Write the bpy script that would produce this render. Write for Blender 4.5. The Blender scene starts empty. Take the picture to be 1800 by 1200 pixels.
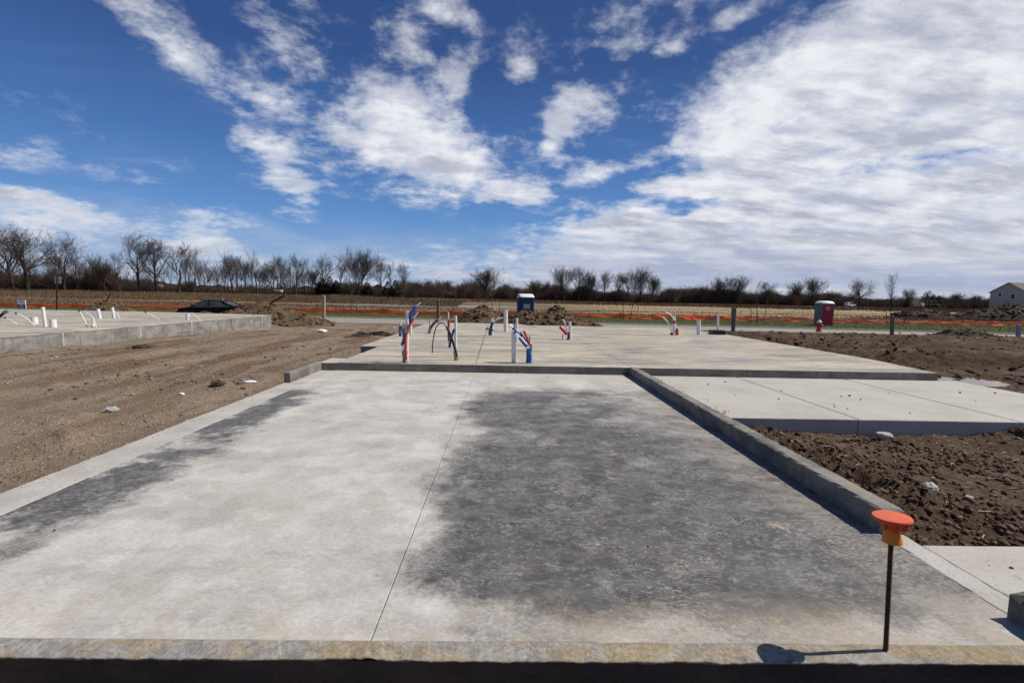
import bpy, math, random
import numpy as np
from mathutils import Vector, Matrix

SC = bpy.context.scene
COL = SC.collection
R = math.radians
rng = np.random.default_rng(7)
random.seed(7)

# ------------------------------------------------------------------ camera
def set_camera():
    yaw, pitch, roll = 0.01705, 0.09119, 0.02
    f = Vector((math.sin(yaw)*math.cos(pitch), math.cos(yaw)*math.cos(pitch), -math.sin(pitch)))
    r = Vector((math.cos(yaw), -math.sin(yaw), 0)); u = r.cross(f)
    r2 = r*math.cos(roll)+u*math.sin(roll); u2 = -r*math.sin(roll)+u*math.cos(roll)
    m = Matrix((r2, u2, -f)).transposed().to_4x4()
    m.translation = Vector((0, 0, 1.2))
    cd = bpy.data.cameras.new('camera'); cd.lens = 17.0; cd.sensor_width = 36.0
    cd.clip_start = 0.05; cd.clip_end = 8000
    co = bpy.data.objects.new('camera', cd); COL.objects.link(co); co.matrix_world = m
    SC.camera = co
set_camera()
SC.view_settings.view_transform = 'Standard'
SC.view_settings.look = 'None'
SC.view_settings.exposure = 0.0
SC.view_settings.gamma = 1.0
SC.view_settings.use_curve_mapping = False
SUN_EL, SUN_AZ = R(51), R(4.5)          # azimuth measured from +X towards +Y

# ------------------------------------------------------------------ node helper
class NT:
    def __init__(s, tree): s.t = tree
    def n(s, typ, ins=None, **props):
        nd = s.t.nodes.new(typ)
        for k, v in props.items(): setattr(nd, k, v)
        for k, v in (ins or {}).items():
            sk = nd.inputs[k]
            if isinstance(v, bpy.types.NodeSocket): s.t.links.new(v, sk)
            else: sk.default_value = v
        return nd
    def math(s, op, a, b=0.0, c=0.0, clamp=False):
        return s.n('ShaderNodeMath', {0: a, 1: b, 2: c}, operation=op, use_clamp=clamp).outputs[0]
    def vm(s, op, a, b=(0, 0, 0)):
        nd = s.n('ShaderNodeVectorMath', {0: a, 1: b}, operation=op)
        return nd.outputs['Value'] if op in ('LENGTH', 'DOT_PRODUCT') else nd.outputs[0]
    def scalev(s, v, k):
        return s.vm('MULTIPLY', v, k if not isinstance(k, (int, float)) else (k, k, k))
    def noise(s, v, scale, detail=4, rough=.55, dist=0.0, col=False):
        nd = s.n('ShaderNodeTexNoise', {'Vector': v, 'Scale': scale, 'Detail': detail, 'Roughness': rough, 'Distortion': dist})
        return nd.outputs['Color' if col else 'Fac']
    def mr(s, v, a, b, c=0.0, d=1.0, smooth=True):
        return s.n('ShaderNodeMapRange', {0: v, 1: a, 2: b, 3: c, 4: d}, interpolation_type='SMOOTHSTEP' if smooth else 'LINEAR').outputs[0]
    def mix(s, f, a, b, blend='MIX'):
        nd = s.n('ShaderNodeMix', None, data_type='RGBA', blend_type=blend)
        for idx, v in ((0, f), (6, a), (7, b)):
            sk = nd.inputs[idx]
            if isinstance(v, bpy.types.NodeSocket): s.t.links.new(v, sk)
            else: sk.default_value = (*v, 1) if isinstance(v, tuple) and len(v) == 3 else v
        return nd.outputs[2]
    def ramp(s, f, stops):
        nd = s.n('ShaderNodeValToRGB', {0: f}); cr = nd.color_ramp
        while len(cr.elements) < len(stops): cr.elements.new(.5)
        for e, (p, c) in zip(cr.elements, stops): e.position = p; e.color = (*c, 1)
        return nd.outputs[0]
    def sep(s, v):
        nd = s.n('ShaderNodeSeparateXYZ', {0: v}); return nd.outputs[0], nd.outputs[1], nd.outputs[2]
    def comb(s, x, y, z):
        return s.n('ShaderNodeCombineXYZ', {0: x, 1: y, 2: z}).outputs[0]
    def bump(s, h, strength, dist):
        return s.n('ShaderNodeBump', {'Height': h, 'Strength': strength, 'Distance': dist}).outputs[0]

MATS = {}
def new_mat(name):
    m = bpy.data.materials.new(name); m.use_nodes = True
    m.node_tree.nodes.clear(); MATS[name] = m
    return m, NT(m.node_tree)
def finish(m, nt, color, rough=.8, normal=None, spec=.3, metal=0.0, **extra):
    ins = {'Base Color': color if isinstance(color, bpy.types.NodeSocket) else (*color, 1), 'Roughness': rough, 'Metallic': metal, 'Specular IOR Level': spec}
    ins.update(extra)
    if normal is not None: ins['Normal'] = normal
    b = nt.n('ShaderNodeBsdfPrincipled', ins)
    nt.n('ShaderNodeOutputMaterial', {'Surface': b.outputs[0]})
    return m
def simple(name, c, rough=.6, var=.15, scale=12, spec=.3, metal=0.0, dirt=None, bump=.0):
    """plain material with grain and, optionally, dirt blotches"""
    m, t = new_mat(name)
    P = t.n('ShaderNodeTexCoord').outputs['Object']
    n1 = t.noise(P, scale, 5, .65)
    col = t.mix(t.mr(n1, .3, .7), tuple(x*(1-var) for x in c), tuple(min(1, x*(1+var)) for x in c))
    if dirt:
        col = t.mix(t.math('MULTIPLY', t.mr(t.noise(P, scale*.6, 6, .7), .5, .68), .7), col, dirt)
    nrm = t.bump(t.noise(P, scale*6, 4, .6), bump, .01) if bump else None
    return finish(m, t, col, rough, nrm, spec, metal)

# ------------------------------------------------------------------ sky
def make_world():
    w = bpy.data.worlds.new('World'); SC.world = w; w.use_nodes = True
    w.node_tree.nodes.clear(); t = NT(w.node_tree)
    S = 0.1
    sky = t.n('ShaderNodeTexSky', None, sky_type='NISHITA', sun_disc=False, sun_elevation=SUN_EL,
              sun_rotation=R(90)-SUN_AZ, altitude=300.0, air_density=1.0, dust_density=.6, ozone_density=2.5)
    D = t.vm('NORMALIZE', t.n('ShaderNodeTexCoord').outputs['Generated'])
    x, y, z = t.sep(D)
    az = t.math('MULTIPLY', t.math('ARCTAN2', x, y), 57.2958)
    el = t.math('MULTIPLY', t.math('ARCSINE', z), 57.2958)
    zc = t.math('ADD', t.math('MAXIMUM', z, 0.0), .25)
    Q = t.comb(t.math('DIVIDE', x, zc), t.math('DIVIDE', y, zc), 0.0)      # cloud deck seen in perspective
    wn = t.noise(Q, 1.6, 4, .6, col=True)
    warp = t.scalev(t.vm('SUBTRACT', wn, (.5, .5, .5)), (11.0, 7.0, 0))
    V0 = t.comb(az, el, 0.0)
    V = t.vm('ADD', V0, warp)
    vx, vy, _ = t.sep(V)
    # the bank that fills the right half of the sky
    sd = t.math('DIVIDE', t.math('SUBTRACT', t.math('MULTIPLY', t.math('SUBTRACT', vx, 21.0), 7.3), t.math('MULTIPLY', t.math('SUBTRACT', vy, 21.6), 9.6)), 12.06)
    mask = t.math('MULTIPLY', t.math('MULTIPLY', t.mr(sd, -4.5, 7.0), t.mr(el, 46, 30)), t.math('MULTIPLY', t.mr(az, -22, 8, 0.2, .98), t.mr(az, 118, 70)))  # bank is faded out above and beyond the view to lower the fill light
    def blob(a, e, sa, se, rot, amp):
        mp = t.n('ShaderNodeMapping', {'Vector': V, 'Location': (a, e, 0), 'Rotation': (0, 0, R(rot)), 'Scale': (sa, se, 1)}, vector_type='TEXTURE').outputs[0]
        return t.mr(t.vm('LENGTH', mp), 2.5, .0, 0, amp*1.12)
    for b in [(-33, 22.6, 7.0, 1.7, -24, .62), (-22.5, 23.4, 5.0, 2.6, -10, .42), (-23, 19.4, 2.6, 1.7, 0, .62), (-24.2, 13.6, 4.4, 1.7, -52, .66),
              (-11.5, 26.0, 4.0, 2.0, 20, .66), (-6.5, 28.5, 3, 1.6, 0, .6), (-10.5, 16.6, 7.6, 3.5, -22, .86), (-16.4, 20.2, 2.2, 1.6, 0, .62),
              (-6.0, 22.0, 2.2, 2.4, 0, .6), (.7, 23.6, 1.5, 1.2, 0, .6), (7.0, 21.6, 2.7, 1.5, 20, .66), (6.2, 18.4, 1.6, 2.6, 0, .7),
              (12.6, 26.0, 2.0, .9, 0, .6), (17.2, 25.0, 1.5, .6, 0, .58), (25, 27.5, 3.0, .8, 10, .55), (-44.5, 5.6, 5.0, 1.9, 0, .62), (-32.3, 5.6, 3.4, 2.0, -10, .66),
              (-2, 11.8, 7, 2.1, -5, .72), (10.5, 14.0, 4, 1.7, 20, .68), (11, 19.5, 4, 1.2, 15, .34), (18, 30, 4, 1.0, 0, .5),
              (-48, 11.5, 5, 1.6, 0, .36), (-36, 11, 12, 2.5, -25, .20)]:
        mask = t.math('MAXIMUM', mask, blob(*b))
    for b in [(40.9, 12.5, 3.6, .7, -8, .55), (17.6, 14.4, 3.8, .9, 8, .55), (17.5, 10.9, 5.0, .6, -3, .5), (2.5, 9.3, 4.5, .7, -4, .45), (24, 11.2, 3, .5, 5, .3), (35, 15.8, 3, .5, 15, .25)]:
        mask = t.math('SUBTRACT', mask, blob(*b))
    low = t.math('MULTIPLY', t.mr(el, 8.5, 3.0, 0, .62), t.math('MULTIPLY', t.mr(az, -20, 2, .35, 1.0), t.mr(az, 130, 80, .3, 1.0)))
    mask = t.math('MAXIMUM', mask, low)
    wisps = t.math('MULTIPLY', t.math('MULTIPLY', t.mr(az, -34, -24), t.mr(az, 30, 18)), t.mr(el, 7, 11, 0, .26))
    mask = t.math('MAXIMUM', mask, wisps)
    # a fair-weather scatter out of view, thinned to lower the fill light
    mask = t.math('MAXIMUM', mask, t.math('MULTIPLY', t.mr(t.noise(Q, .35, 2, .5), .52, .68), t.mr(t.math('ABSOLUTE', az), 50, 75, 0, .4)))
    n1 = t.noise(Q, 3.6, 12, .60, .2)
    n2 = t.noise(Q, 15.0, 10, .66)
    nn = t.math('ADD', t.math('MULTIPLY', t.math('SUBTRACT', n1, .5), 2.1), t.math('MULTIPLY', t.math('SUBTRACT', n2, .5), 1.0))
    nn = t.math('MULTIPLY', nn, t.mr(mask, .55, 1.0, 1.0, .74))
    den = t.math('ADD', mask, nn)
    gate = t.mr(mask, .06, .3)
    alpha = t.math('MULTIPLY', t.mr(den, .20, 1.02), gate)
    # shading: thick parts turn lavender grey, the side towards the sun stays white
    Q2 = t.vm('ADD', Q, (.06, .03, 0))
    lit = t.math('MULTIPLY', t.math('SUBTRACT', n1, t.noise(Q2, 3.6, 6, .58, .2)), 1.6)
    ny = t.noise(t.vm('MULTIPLY', Q, (.7, 1.5, 1)), 3.2, 9, .64)
    shade = t.math('ADD', t.math('ADD', t.mr(ny, .40, .66), t.math('MULTIPLY', t.mr(el, 14, 6), .25)), t.math('MULTIPLY', lit, -1.0), clamp=True)
    thick = t.mr(den, .45, 1.0)
    shade = t.math('MULTIPLY', shade, thick, clamp=True)
    ccol = t.mix(shade, (.84/S, .855/S, .90/S), (.44/S, .47/S, .58/S))
    tint = t.ramp(t.mr(el, 0, 40, 0, 1, False), [(.02, (.20/S*.1, .43/S*.1, .76/S*.1)), (.20, (.125, .30, .66)), (.38, (.062, .175, .47)), (.60, (.030, .082, .270)), (1.0, (.020, .056, .19))])
    tint = t.vm('MULTIPLY', tint, (1/S, 1/S, 1/S))
    hs = t.mix(.78, t.vm('MULTIPLY', sky.outputs[0], (.55, .62, .70)), tint)
    veil = t.math('MULTIPLY', t.mr(el, 9.0, 1.0), t.mr(n1, .30, .62, .35, .85))
    hs = t.mix(veil, hs, (.50/S, .545/S, .66/S))
    cir = t.math('MULTIPLY', t.mr(t.noise(t.vm('MULTIPLY', V0, (.05, .16, 1)), 1.0, 6, .62, .8), .50, .75), t.mr(el, 22, 12, 0, .22))
    hs = t.mix(cir, hs, (.60/S, .66/S, .78/S))
    hz = t.math('MULTIPLY', t.mr(el, 9, 2), t.mr(az, -30, 15, .25, .8))
    strk = t.mr(t.noise(t.vm('MULTIPLY', V0, (.035, .55, 1)), 1.0, 6, .6, .5), .42, .64)
    ccol = t.mix(hz, ccol, t.mix(strk, (.37/S, .43/S, .60/S), (.64/S, .66/S, .71/S)))
    col = t.mix(alpha, hs, ccol)
    bg = t.n('ShaderNodeBackground', {'Color': col, 'Strength': S})
    t.n('ShaderNodeOutputWorld', {'Surface': bg.outputs[0]})
make_world()
def make_sun():
    ld = bpy.data.lights.new('sun', 'SUN'); ld.energy = 5.0; ld.angle = R(.53); ld.color = (1.0, .955, .88)
    o = bpy.data.objects.new('sun', ld); COL.objects.link(o)
    d = Vector((math.cos(SUN_EL)*math.cos(SUN_AZ), math.cos(SUN_EL)*math.sin(SUN_AZ), math.sin(SUN_EL)))
    o.rotation_euler = d.to_track_quat('Z', 'Y').to_euler(); o.location = d*200
make_sun()

# ------------------------------------------------------------------ object helpers
def tag(o, label=None, cat=None, group=None, kind=None):
    if label: o['label'] = label
    if cat: o['category'] = cat
    if group: o['group'] = group
    if kind: o['kind'] = kind
    return o
def thing(name, label, cat, loc=(0, 0, 0), group=None, rotz=0.0):
    o = bpy.data.objects.new(name, None); COL.objects.link(o)
    o.location = loc; o.rotation_euler = (0, 0, rotz); o.empty_display_size = .2
    return tag(o, label, cat, group)
def link(name, me, mat, parent=None):
    o = bpy.data.objects.new(name, me); COL.objects.link(o)
    if mat is not None and len(me.materials) == 0: me.materials.append(mat if not isinstance(mat, str) else MATS[mat])
    if parent is not None: o.parent = parent
    return o
class MB:
    """collects vertices and faces for one mesh object (world coordinates unless the parent sits at the origin)"""
    def __init__(s): s.v = []; s.f = []
    def add(s, v, f):
        k = len(s.v); s.v.extend([tuple(p) for p in v]); s.f.extend([tuple(i+k for i in q) for q in f]); return s
    def box(s, c, size, rot=None):
        hx, hy, hz = (q/2 for q in size); c = Vector(c)
        pts = [Vector((a*hx, b*hy, d*hz)) for a in (-1, 1) for b in (-1, 1) for d in (-1, 1)]
        if rot is not None: pts = [rot @ p for p in pts]
        return s.add([p+c for p in pts], [(0, 1, 3, 2), (4, 6, 7, 5), (0, 4, 5, 1), (2, 3, 7, 6), (0, 2, 6, 4), (1, 5, 7, 3)])
    def tube(s, pts, r, n=8, caps=True, r_end=None):
        pts = [Vector(p) for p in pts]; m = len(pts)
        rs = [r+(r_end-r)*i/(m-1) if r_end is not None else r for i in range(m)] if not isinstance(r, list) else r
        ref = Vector((.31, .87, .12)); vs = []; fs = []
        for i, p in enumerate(pts):
            d = (pts[min(i+1, m-1)]-pts[max(i-1, 0)]).normalized()
            a = d.cross(ref).normalized(); b = d.cross(a)
            for k in range(n):
                an = 2*math.pi*k/n
                vs.append(p+(a*math.cos(an)+b*math.sin(an))*rs[i])
        for i in range(m-1):
            for k in range(n):
                fs.append((i*n+k, i*n+(k+1) % n, (i+1)*n+(k+1) % n, (i+1)*n+k))
        if caps: fs += [tuple(range(n)), tuple(range((m-1)*n, m*n))[::-1]]
        return s.add(vs, fs)
    def lathe(s, prof, base=(0, 0, 0), axis=(0, 0, 1), n=16):
        d = Vector(axis).normalized(); ref = Vector((1, 0, 0)) if abs(d.x) < .9 else Vector((0, 1, 0))
        a = d.cross(ref).normalized(); b = d.cross(a); base = Vector(base); vs = []; fs = []
        for (r, h) in prof:
            for k in range(n):
                an = 2*math.pi*k/n; vs.append(base+d*h+(a*math.cos(an)+b*math.sin(an))*r)
        for i in range(len(prof)-1):
            for k in range(n): fs.append((i*n+k, (i+1)*n+k, (i+1)*n+(k+1) % n, i*n+(k+1) % n))
        return s.add(vs, fs)
    def build(s, name, mat, parent=None, smooth=False, bevel=0.0, origin=None):
        off = Vector(origin) if origin is not None else (Vector(parent.location) if parent is not None and parent.type == 'EMPTY' else Vector((0, 0, 0)))
        if parent is not None and parent.type != 'EMPTY' and origin is None:
            q = parent
            while q.parent is not None: q = q.parent
            off = Vector(q.location)
        me = bpy.data.meshes.new(name)
        me.from_pydata([tuple(Vector(p)-off) for p in s.v], [], s.f)
        me.validate(); me.update()
        if smooth:
            me.polygons.foreach_set('use_smooth', [True]*len(me.polygons))
        o = link(name, me, mat, parent)
        if smooth:
            try: me.set_sharp_from_angle(angle=R(40))
            except Exception: pass
        if bevel:
            b = o.modifiers.new('bevel', 'BEVEL'); b.width = bevel; b.segments = 2; b.limit_method = 'ANGLE'
        return o
def np_mesh(name, v, f, mat, parent=None, smooth=False):
    """fast mesh from numpy: v (N,3), f (M,k)"""
    me = bpy.data.meshes.new(name); v = np.asarray(v, np.float32); f = np.asarray(f, np.int32); k = f.shape[1]
    me.vertices.add(len(v)); me.vertices.foreach_set('co', v.ravel())
    me.loops.add(f.size); me.loops.foreach_set('vertex_index', f.ravel())
    me.polygons.add(len(f)); me.polygons.foreach_set('loop_start', np.arange(0, f.size, k, dtype=np.int32))
    me.polygons.foreach_set('loop_total', np.full(len(f), k, np.int32))
    if smooth: me.polygons.foreach_set('use_smooth', np.ones(len(f), bool))
    me.update(calc_edges=True)
    return link(name, me, mat, parent)
def copy_tree(o, parent=None):
    c = o.copy(); COL.objects.link(c)
    if parent is not None: c.parent = parent
    for ch in o.children: copy_tree(ch, c)
    return c

# value noise in numpy for real relief
_tab = np.random.default_rng(11).random((512, 512))
def vnoise(x, y):
    xi = np.floor(x).astype(int); yi = np.floor(y).astype(int); fx = x-xi; fy = y-yi
    fx = fx*fx*(3-2*fx); fy = fy*fy*(3-2*fy)
    a = _tab[xi & 511, yi & 511]; b = _tab[(xi+1) & 511, yi & 511]; c = _tab[xi & 511, (yi+1) & 511]; d = _tab[(xi+1) & 511, (yi+1) & 511]
    return (a*(1-fx)+b*fx)*(1-fy)+(c*(1-fx)+d*fx)*fy
def fbm(x, y, o=4, g=.5):
    s = 0; a = 1.0; n = 0
    for i in range(o):
        s = s+a*(vnoise(x*2**i+17.3*i, y*2**i+9.1*i)-.5); n += a; a *= g
    return s/n*2
def sstep(x, a, b):
    t = np.clip((x-a)/(b-a), 0, 1); return t*t*(3-2*t)

# ------------------------------------------------------------------ terrain
def base_z(x, y):
    """lie of the land: lots near the camera, a street lower down, a field that climbs again"""
    z = -0.10-0.02*sstep(y, 0, 8)
    z = z-0.70*sstep(y, 9, 31)*(.35+.65*np.clip((y-9)/22, 0, 1))-0.13*sstep(y, 30, 36)
    fl = sstep(-x/np.maximum(y, 1), -.15, .55)
    zt = .10+.62*fl
    z = z+(zt+.95)*sstep(y, 53, 108)*np.clip((y-50)/60, 0, 1)
    return z
def ground_z(x, y):
    z = base_z(x, y)
    near = 1-sstep(y, 30, 34.5)
    left = 1-sstep(x, -3.2, 1.5)
    # left lot: tamped gravelly dirt with tyre ruts
    zl = .035*fbm(x*.7, y*.5, 4)+.022*fbm(x*3, y*3, 4, .6)+.010*fbm(x*14, y*14, 3, .65)
    wx = x*.93-y*.10+.35*fbm(x*.5, y*.3+40, 3)
    rut = np.maximum(0, np.sin(wx*4.6))**3
    zl = zl-.075*rut*sstep(y, 3.5, 8)*(.5+.8*vnoise(x*.8, y*.4))*(.6+.5*fbm(x*4, y*4, 3))
    lump = np.maximum(0, fbm(x*2.1+90, y*2.1, 4, .6)-.22)
    zl = zl+.12*lump*(.6+.8*vnoise(x*9, y*9))
    zl = zl+.16*sstep(y, 14, 24)*np.maximum(0, fbm(x*1.6+50, y*1.6, 5, .65))
    zl = zl+.016*np.abs(fbm(x*6+70, y*6, 4, .7))*sstep(fbm(x*.8+3, y*.8+8, 3), -.1, .4)
    # right lots: churned, cloddy mud
    bil = 1-np.abs(fbm(x*1.5+7, y*1.5+3, 5, .62))*1.6
    patch = sstep(fbm(x*.45+31, y*.45+11, 3), -.28, .22)
    zr = .05*fbm(x*.6, y*.6, 3)+.03*fbm(x*6, y*6, 4, .62)+.016*fbm(x*22, y*22, 3, .7)+patch*.17*np.clip(bil-.45, -.2, 1)
    zr = zr+patch*(.085*(np.abs(fbm(x*3.2+5, y*3.2, 5, .72))-.2)+.05*fbm(x*10+5, y*10, 4, .72))
    zr = zr*(1+.9*sstep(y, 6, 10)*sstep(x, 6, 8))
    lane = sstep(x, 2.1, 2.35)*(1-sstep(x, 2.75, 3.5))*sstep(y, 2.6, 3.0)*(1-sstep(y, 4.1, 4.6))
    zr = zr+lane*(.05+.16*np.maximum(-.25, fbm(x*4.2+3, y*4.2, 5, .72)))
    calm = sstep(x, 2.5, 3.2)*(1-sstep(x, 4.6, 5.6))*sstep(y, 2.5, 3.2)*(1-sstep(y, 5, 5.6))
    zr = zr*(1-.72*calm)-.085*sstep(y, 2.7, 3.7)*(1-sstep(y, 5, 6))*sstep(x, 2.1, 2.6)*(1-sstep(x, 7, 9))
    far = sstep(y, 24, 34)
    z = z+near*(left*zl+(1-left)*(zr*(1-.5*far)+.04))
    z = z-.07*(1-left)*near*sstep(x, 7.0, 7.6)*(1-sstep(x, 8.4, 9.3))*sstep(y, 5, 5.8)*(1-sstep(y, 8.4, 9.6))
    fld = sstep(y, 53, 60)
    z = z+fld*(.10*fbm(x*.08, y*.15, 4)+.05*fbm(x*.7, y*.9, 3))
    # dirt lies below the concrete and below the paved street
    def inside(x0, x1, y0, y1): return (x > x0+.03) & (x < x1-.03) & (y > y0+.03) & (y < y1-.03)
    for b in ((-2.94, 2.12, .3, 7.6), (-2.6, 7.3, 7.6, 10.1), (-3.0, 7.3, 10.1, 18.9), (-3.0, 1.3, 18.9, 19.7), (2.1, 7.3, 4.92, 7.6), (2.0, 9.0, -1, 2.32), (-40, -10.15, 3, 21.2)):
        z = np.where(inside(*b), np.minimum(z, -.45), z)
    z = np.where((y < 1.45) & (x > -2.9) & (x < 2.1), np.minimum(z, -.40+.02*fbm(x*3, y*3, 3)), z)
    st = sstep(y, 33.6, 34.3)*(1-sstep(y, 52.5, 53.5))
    z = z*(1-st)+(-.97)*st
    return z
def axis_steps(a, b, s0, s1, fine, growth=1.035):
    """coordinates from a to b with step `fine` inside [s0,s1], growing outside"""
    c = list(np.arange(s0, s1, fine)); st = fine; q = s1
    while q < b: c.append(q); q += st; st *= growth
    c.append(b); st = fine; q = s0-fine
    out = []
    while q > a: out.append(q); st *= growth; q -= st
    out.append(a)
    return np.array(out[::-1]+c)
def make_ground():
    xs1 = axis_steps(-2500, -2.7, -7.0, -2.7, .032, 1.035)
    xs = np.unique(np.concatenate([xs1, np.arange(-2.7, 2.0, .25), axis_steps(2.0, 2500, 2.0, 6.2, .026, 1.030)]).round(4))
    ys = np.unique(np.concatenate([[-40, -20, -8, -3, -1], axis_steps(.2, 4000, 1.5, 6.0, .027, 1.019)]).round(4))
    X, Y = np.meshgrid(xs, ys); Z = ground_z(X, Y)
    nx, ny = len(xs), len(ys)
    v = np.stack([X, Y, Z], -1).reshape(-1, 3)
    i = np.arange(nx-1); j = np.arange(ny-1); I, J = np.meshgrid(i, j); a = (J*nx+I).ravel()
    f = np.stack([a, a+1, a+nx+1, a+nx], -1)
    print('ground', nx, ny)
    return tag(np_mesh('ground', v, f, MATS['earth'], smooth=True), kind='structure')

def m_earth():
    m, t = new_mat('earth')
    P = t.n('ShaderNodeNewGeometry').outputs['Position']; x, y, z = t.sep(P)
    n_big = t.noise(P, .45, 5, .6); n_mid = t.noise(P, 2.2, 6, .65); n_fine = t.noise(P, 38, 6, .7); n_grit = t.noise(P, 120, 3, .7)
    vor = t.n('ShaderNodeTexVoronoi', {'Vector': P, 'Scale': 42.0, 'Randomness': 1.0}); vd = vor.outputs['Distance']; vc = t.sep(vor.outputs['Color'])[0]
    # left lot: pale gravelly dirt, browner in the tracks
    lc = t.mix(t.mr(n_fine, .35, .65), (.152, .110, .076), (.255, .192, .136))
    lc = t.mix(t.math('MULTIPLY', t.mr(vc, .62, .72), t.mr(vd, .4, .2)), lc, (.40, .34, .27))
    trk = t.noise(t.vm('MULTIPLY', P, (1.2, .16, 1)), 1.3, 6, .62)
    lc = t.mix(t.math('MULTIPLY', t.mr(trk, .47, .58), t.mr(y, 3.0, 10, .35, .95)), lc, (.135, .083, .050))
    lc = t.mix(t.math('MULTIPLY', t.mr(n_mid, .58, .70), .7), lc, (.085, .055, .036))
    lc = t.mix(t.math('MULTIPLY', t.mr(t.noise(P, 1.1, 5, .6), .57, .68), .5), lc, (.27, .225, .18))
    # right lots: wet dark clods over drier smooth dirt
    rc = t.mix(t.mr(n_fine, .35, .66), (.060, .035, .021), (.140, .086, .053))
    dry = t.math('MULTIPLY', t.mr(n_big, .49, .62), t.mr(n_mid, .40, .58))
    rc = t.mix(t.math('MULTIPLY', dry, .85), rc, t.mix(t.mr(n_grit, .35, .65), (.150, .100, .066), (.215, .150, .102)))
    cx = t.math('MULTIPLY', t.mr(x, 2.5, 3.3), t.mr(x, 5.8, 4.4)); cy = t.math('MULTIPLY', t.mr(y, 2.4, 3.2), t.mr(y, 5.4, 4.6))
    rc = t.mix(t.math('MULTIPLY', t.math('MULTIPLY', cx, cy), t.mr(n_mid, .34, .56, .2, 1)), rc, t.mix(n_fine, (.12, .078, .048), (.20, .135, .085)))
    near = t.mix(t.mr(t.math('ADD', x, t.math('MULTIPLY', n_big, 3.0)), -1.5, 4.0), lc, rc)
    # field: mown dry grass in strips, some bare grey gravel, paler to the right
    fs = t.noise(t.vm('MULTIPLY', P, (.012, .35, 1)), 1.0, 5, .6); fs2 = t.noise(t.vm('MULTIPLY', P, (.05, .8, 1)), 1.0, 5, .65)
    fc = t.ramp(fs, [(.30, (.085, .055, .036)), (.44, (.155, .105, .066)), (.54, (.24, .165, .095)), (.66, (.29, .215, .135))])
    fc = t.mix(t.mr(fs2, .42, .62, 0, .65), fc, (.085, .060, .045))
    fc = t.mix(t.math('MULTIPLY', t.mr(t.noise(P, 1.5, 6, .7), .45, .7), .5), fc, (.075, .05, .034))
    gx = t.math('MULTIPLY', t.mr(x, -36, -14), t.mr(x, 8, 2)); gy = t.math('MULTIPLY', t.mr(y, 60, 64), t.mr(y, 96, 82))
    fc = t.mix(t.math('MULTIPLY', t.math('MULTIPLY', gx, gy), t.mr(t.noise(t.vm('MULTIPLY', P, (.03, .16, 1)), 1.0, 3, .5), .5, .56, 0, .85)), fc, (.29, .27, .25))
    gold = t.math('MULTIPLY', t.mr(x, 5, 22), t.math('MULTIPLY', t.mr(y, 62, 68), t.mr(y, 120, 108)))
    fc = t.mix(t.math('MULTIPLY', gold, t.mr(fs2, .36, .62, .7, 1.0)), fc, (.31, .23, .13))
    col = t.mix(t.mr(t.math('ADD', y, t.math('MULTIPLY', n_mid, 2.0)), 52.5, 54.5), near, fc)
    h = t.math('ADD', t.math('MULTIPLY', n_fine, .6), t.math('ADD', t.math('MULTIPLY', n_grit, .25), t.math('MULTIPLY', t.mr(vd, 0, .5, 1, 0), .5)))
    mud = t.math('MULTIPLY', t.mr(x, 1, 4), t.mr(y, 50, 36))
    lumps = t.math('MULTIPLY', t.math('ADD', t.noise(P, 4.5, 7, .70), t.math('MULTIPLY', t.noise(P, 1.6, 4, .6), .8)), mud)
    b2 = t.n('ShaderNodeBump', {'Height': lumps, 'Strength': 1.0, 'Distance': .22, 'Normal': t.bump(h, .9, .02)}).outputs[0]
    return finish(m, t, col, t.mr(n_big, .4, .7, .95, .75), b2, .15)
m_earth()

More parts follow.
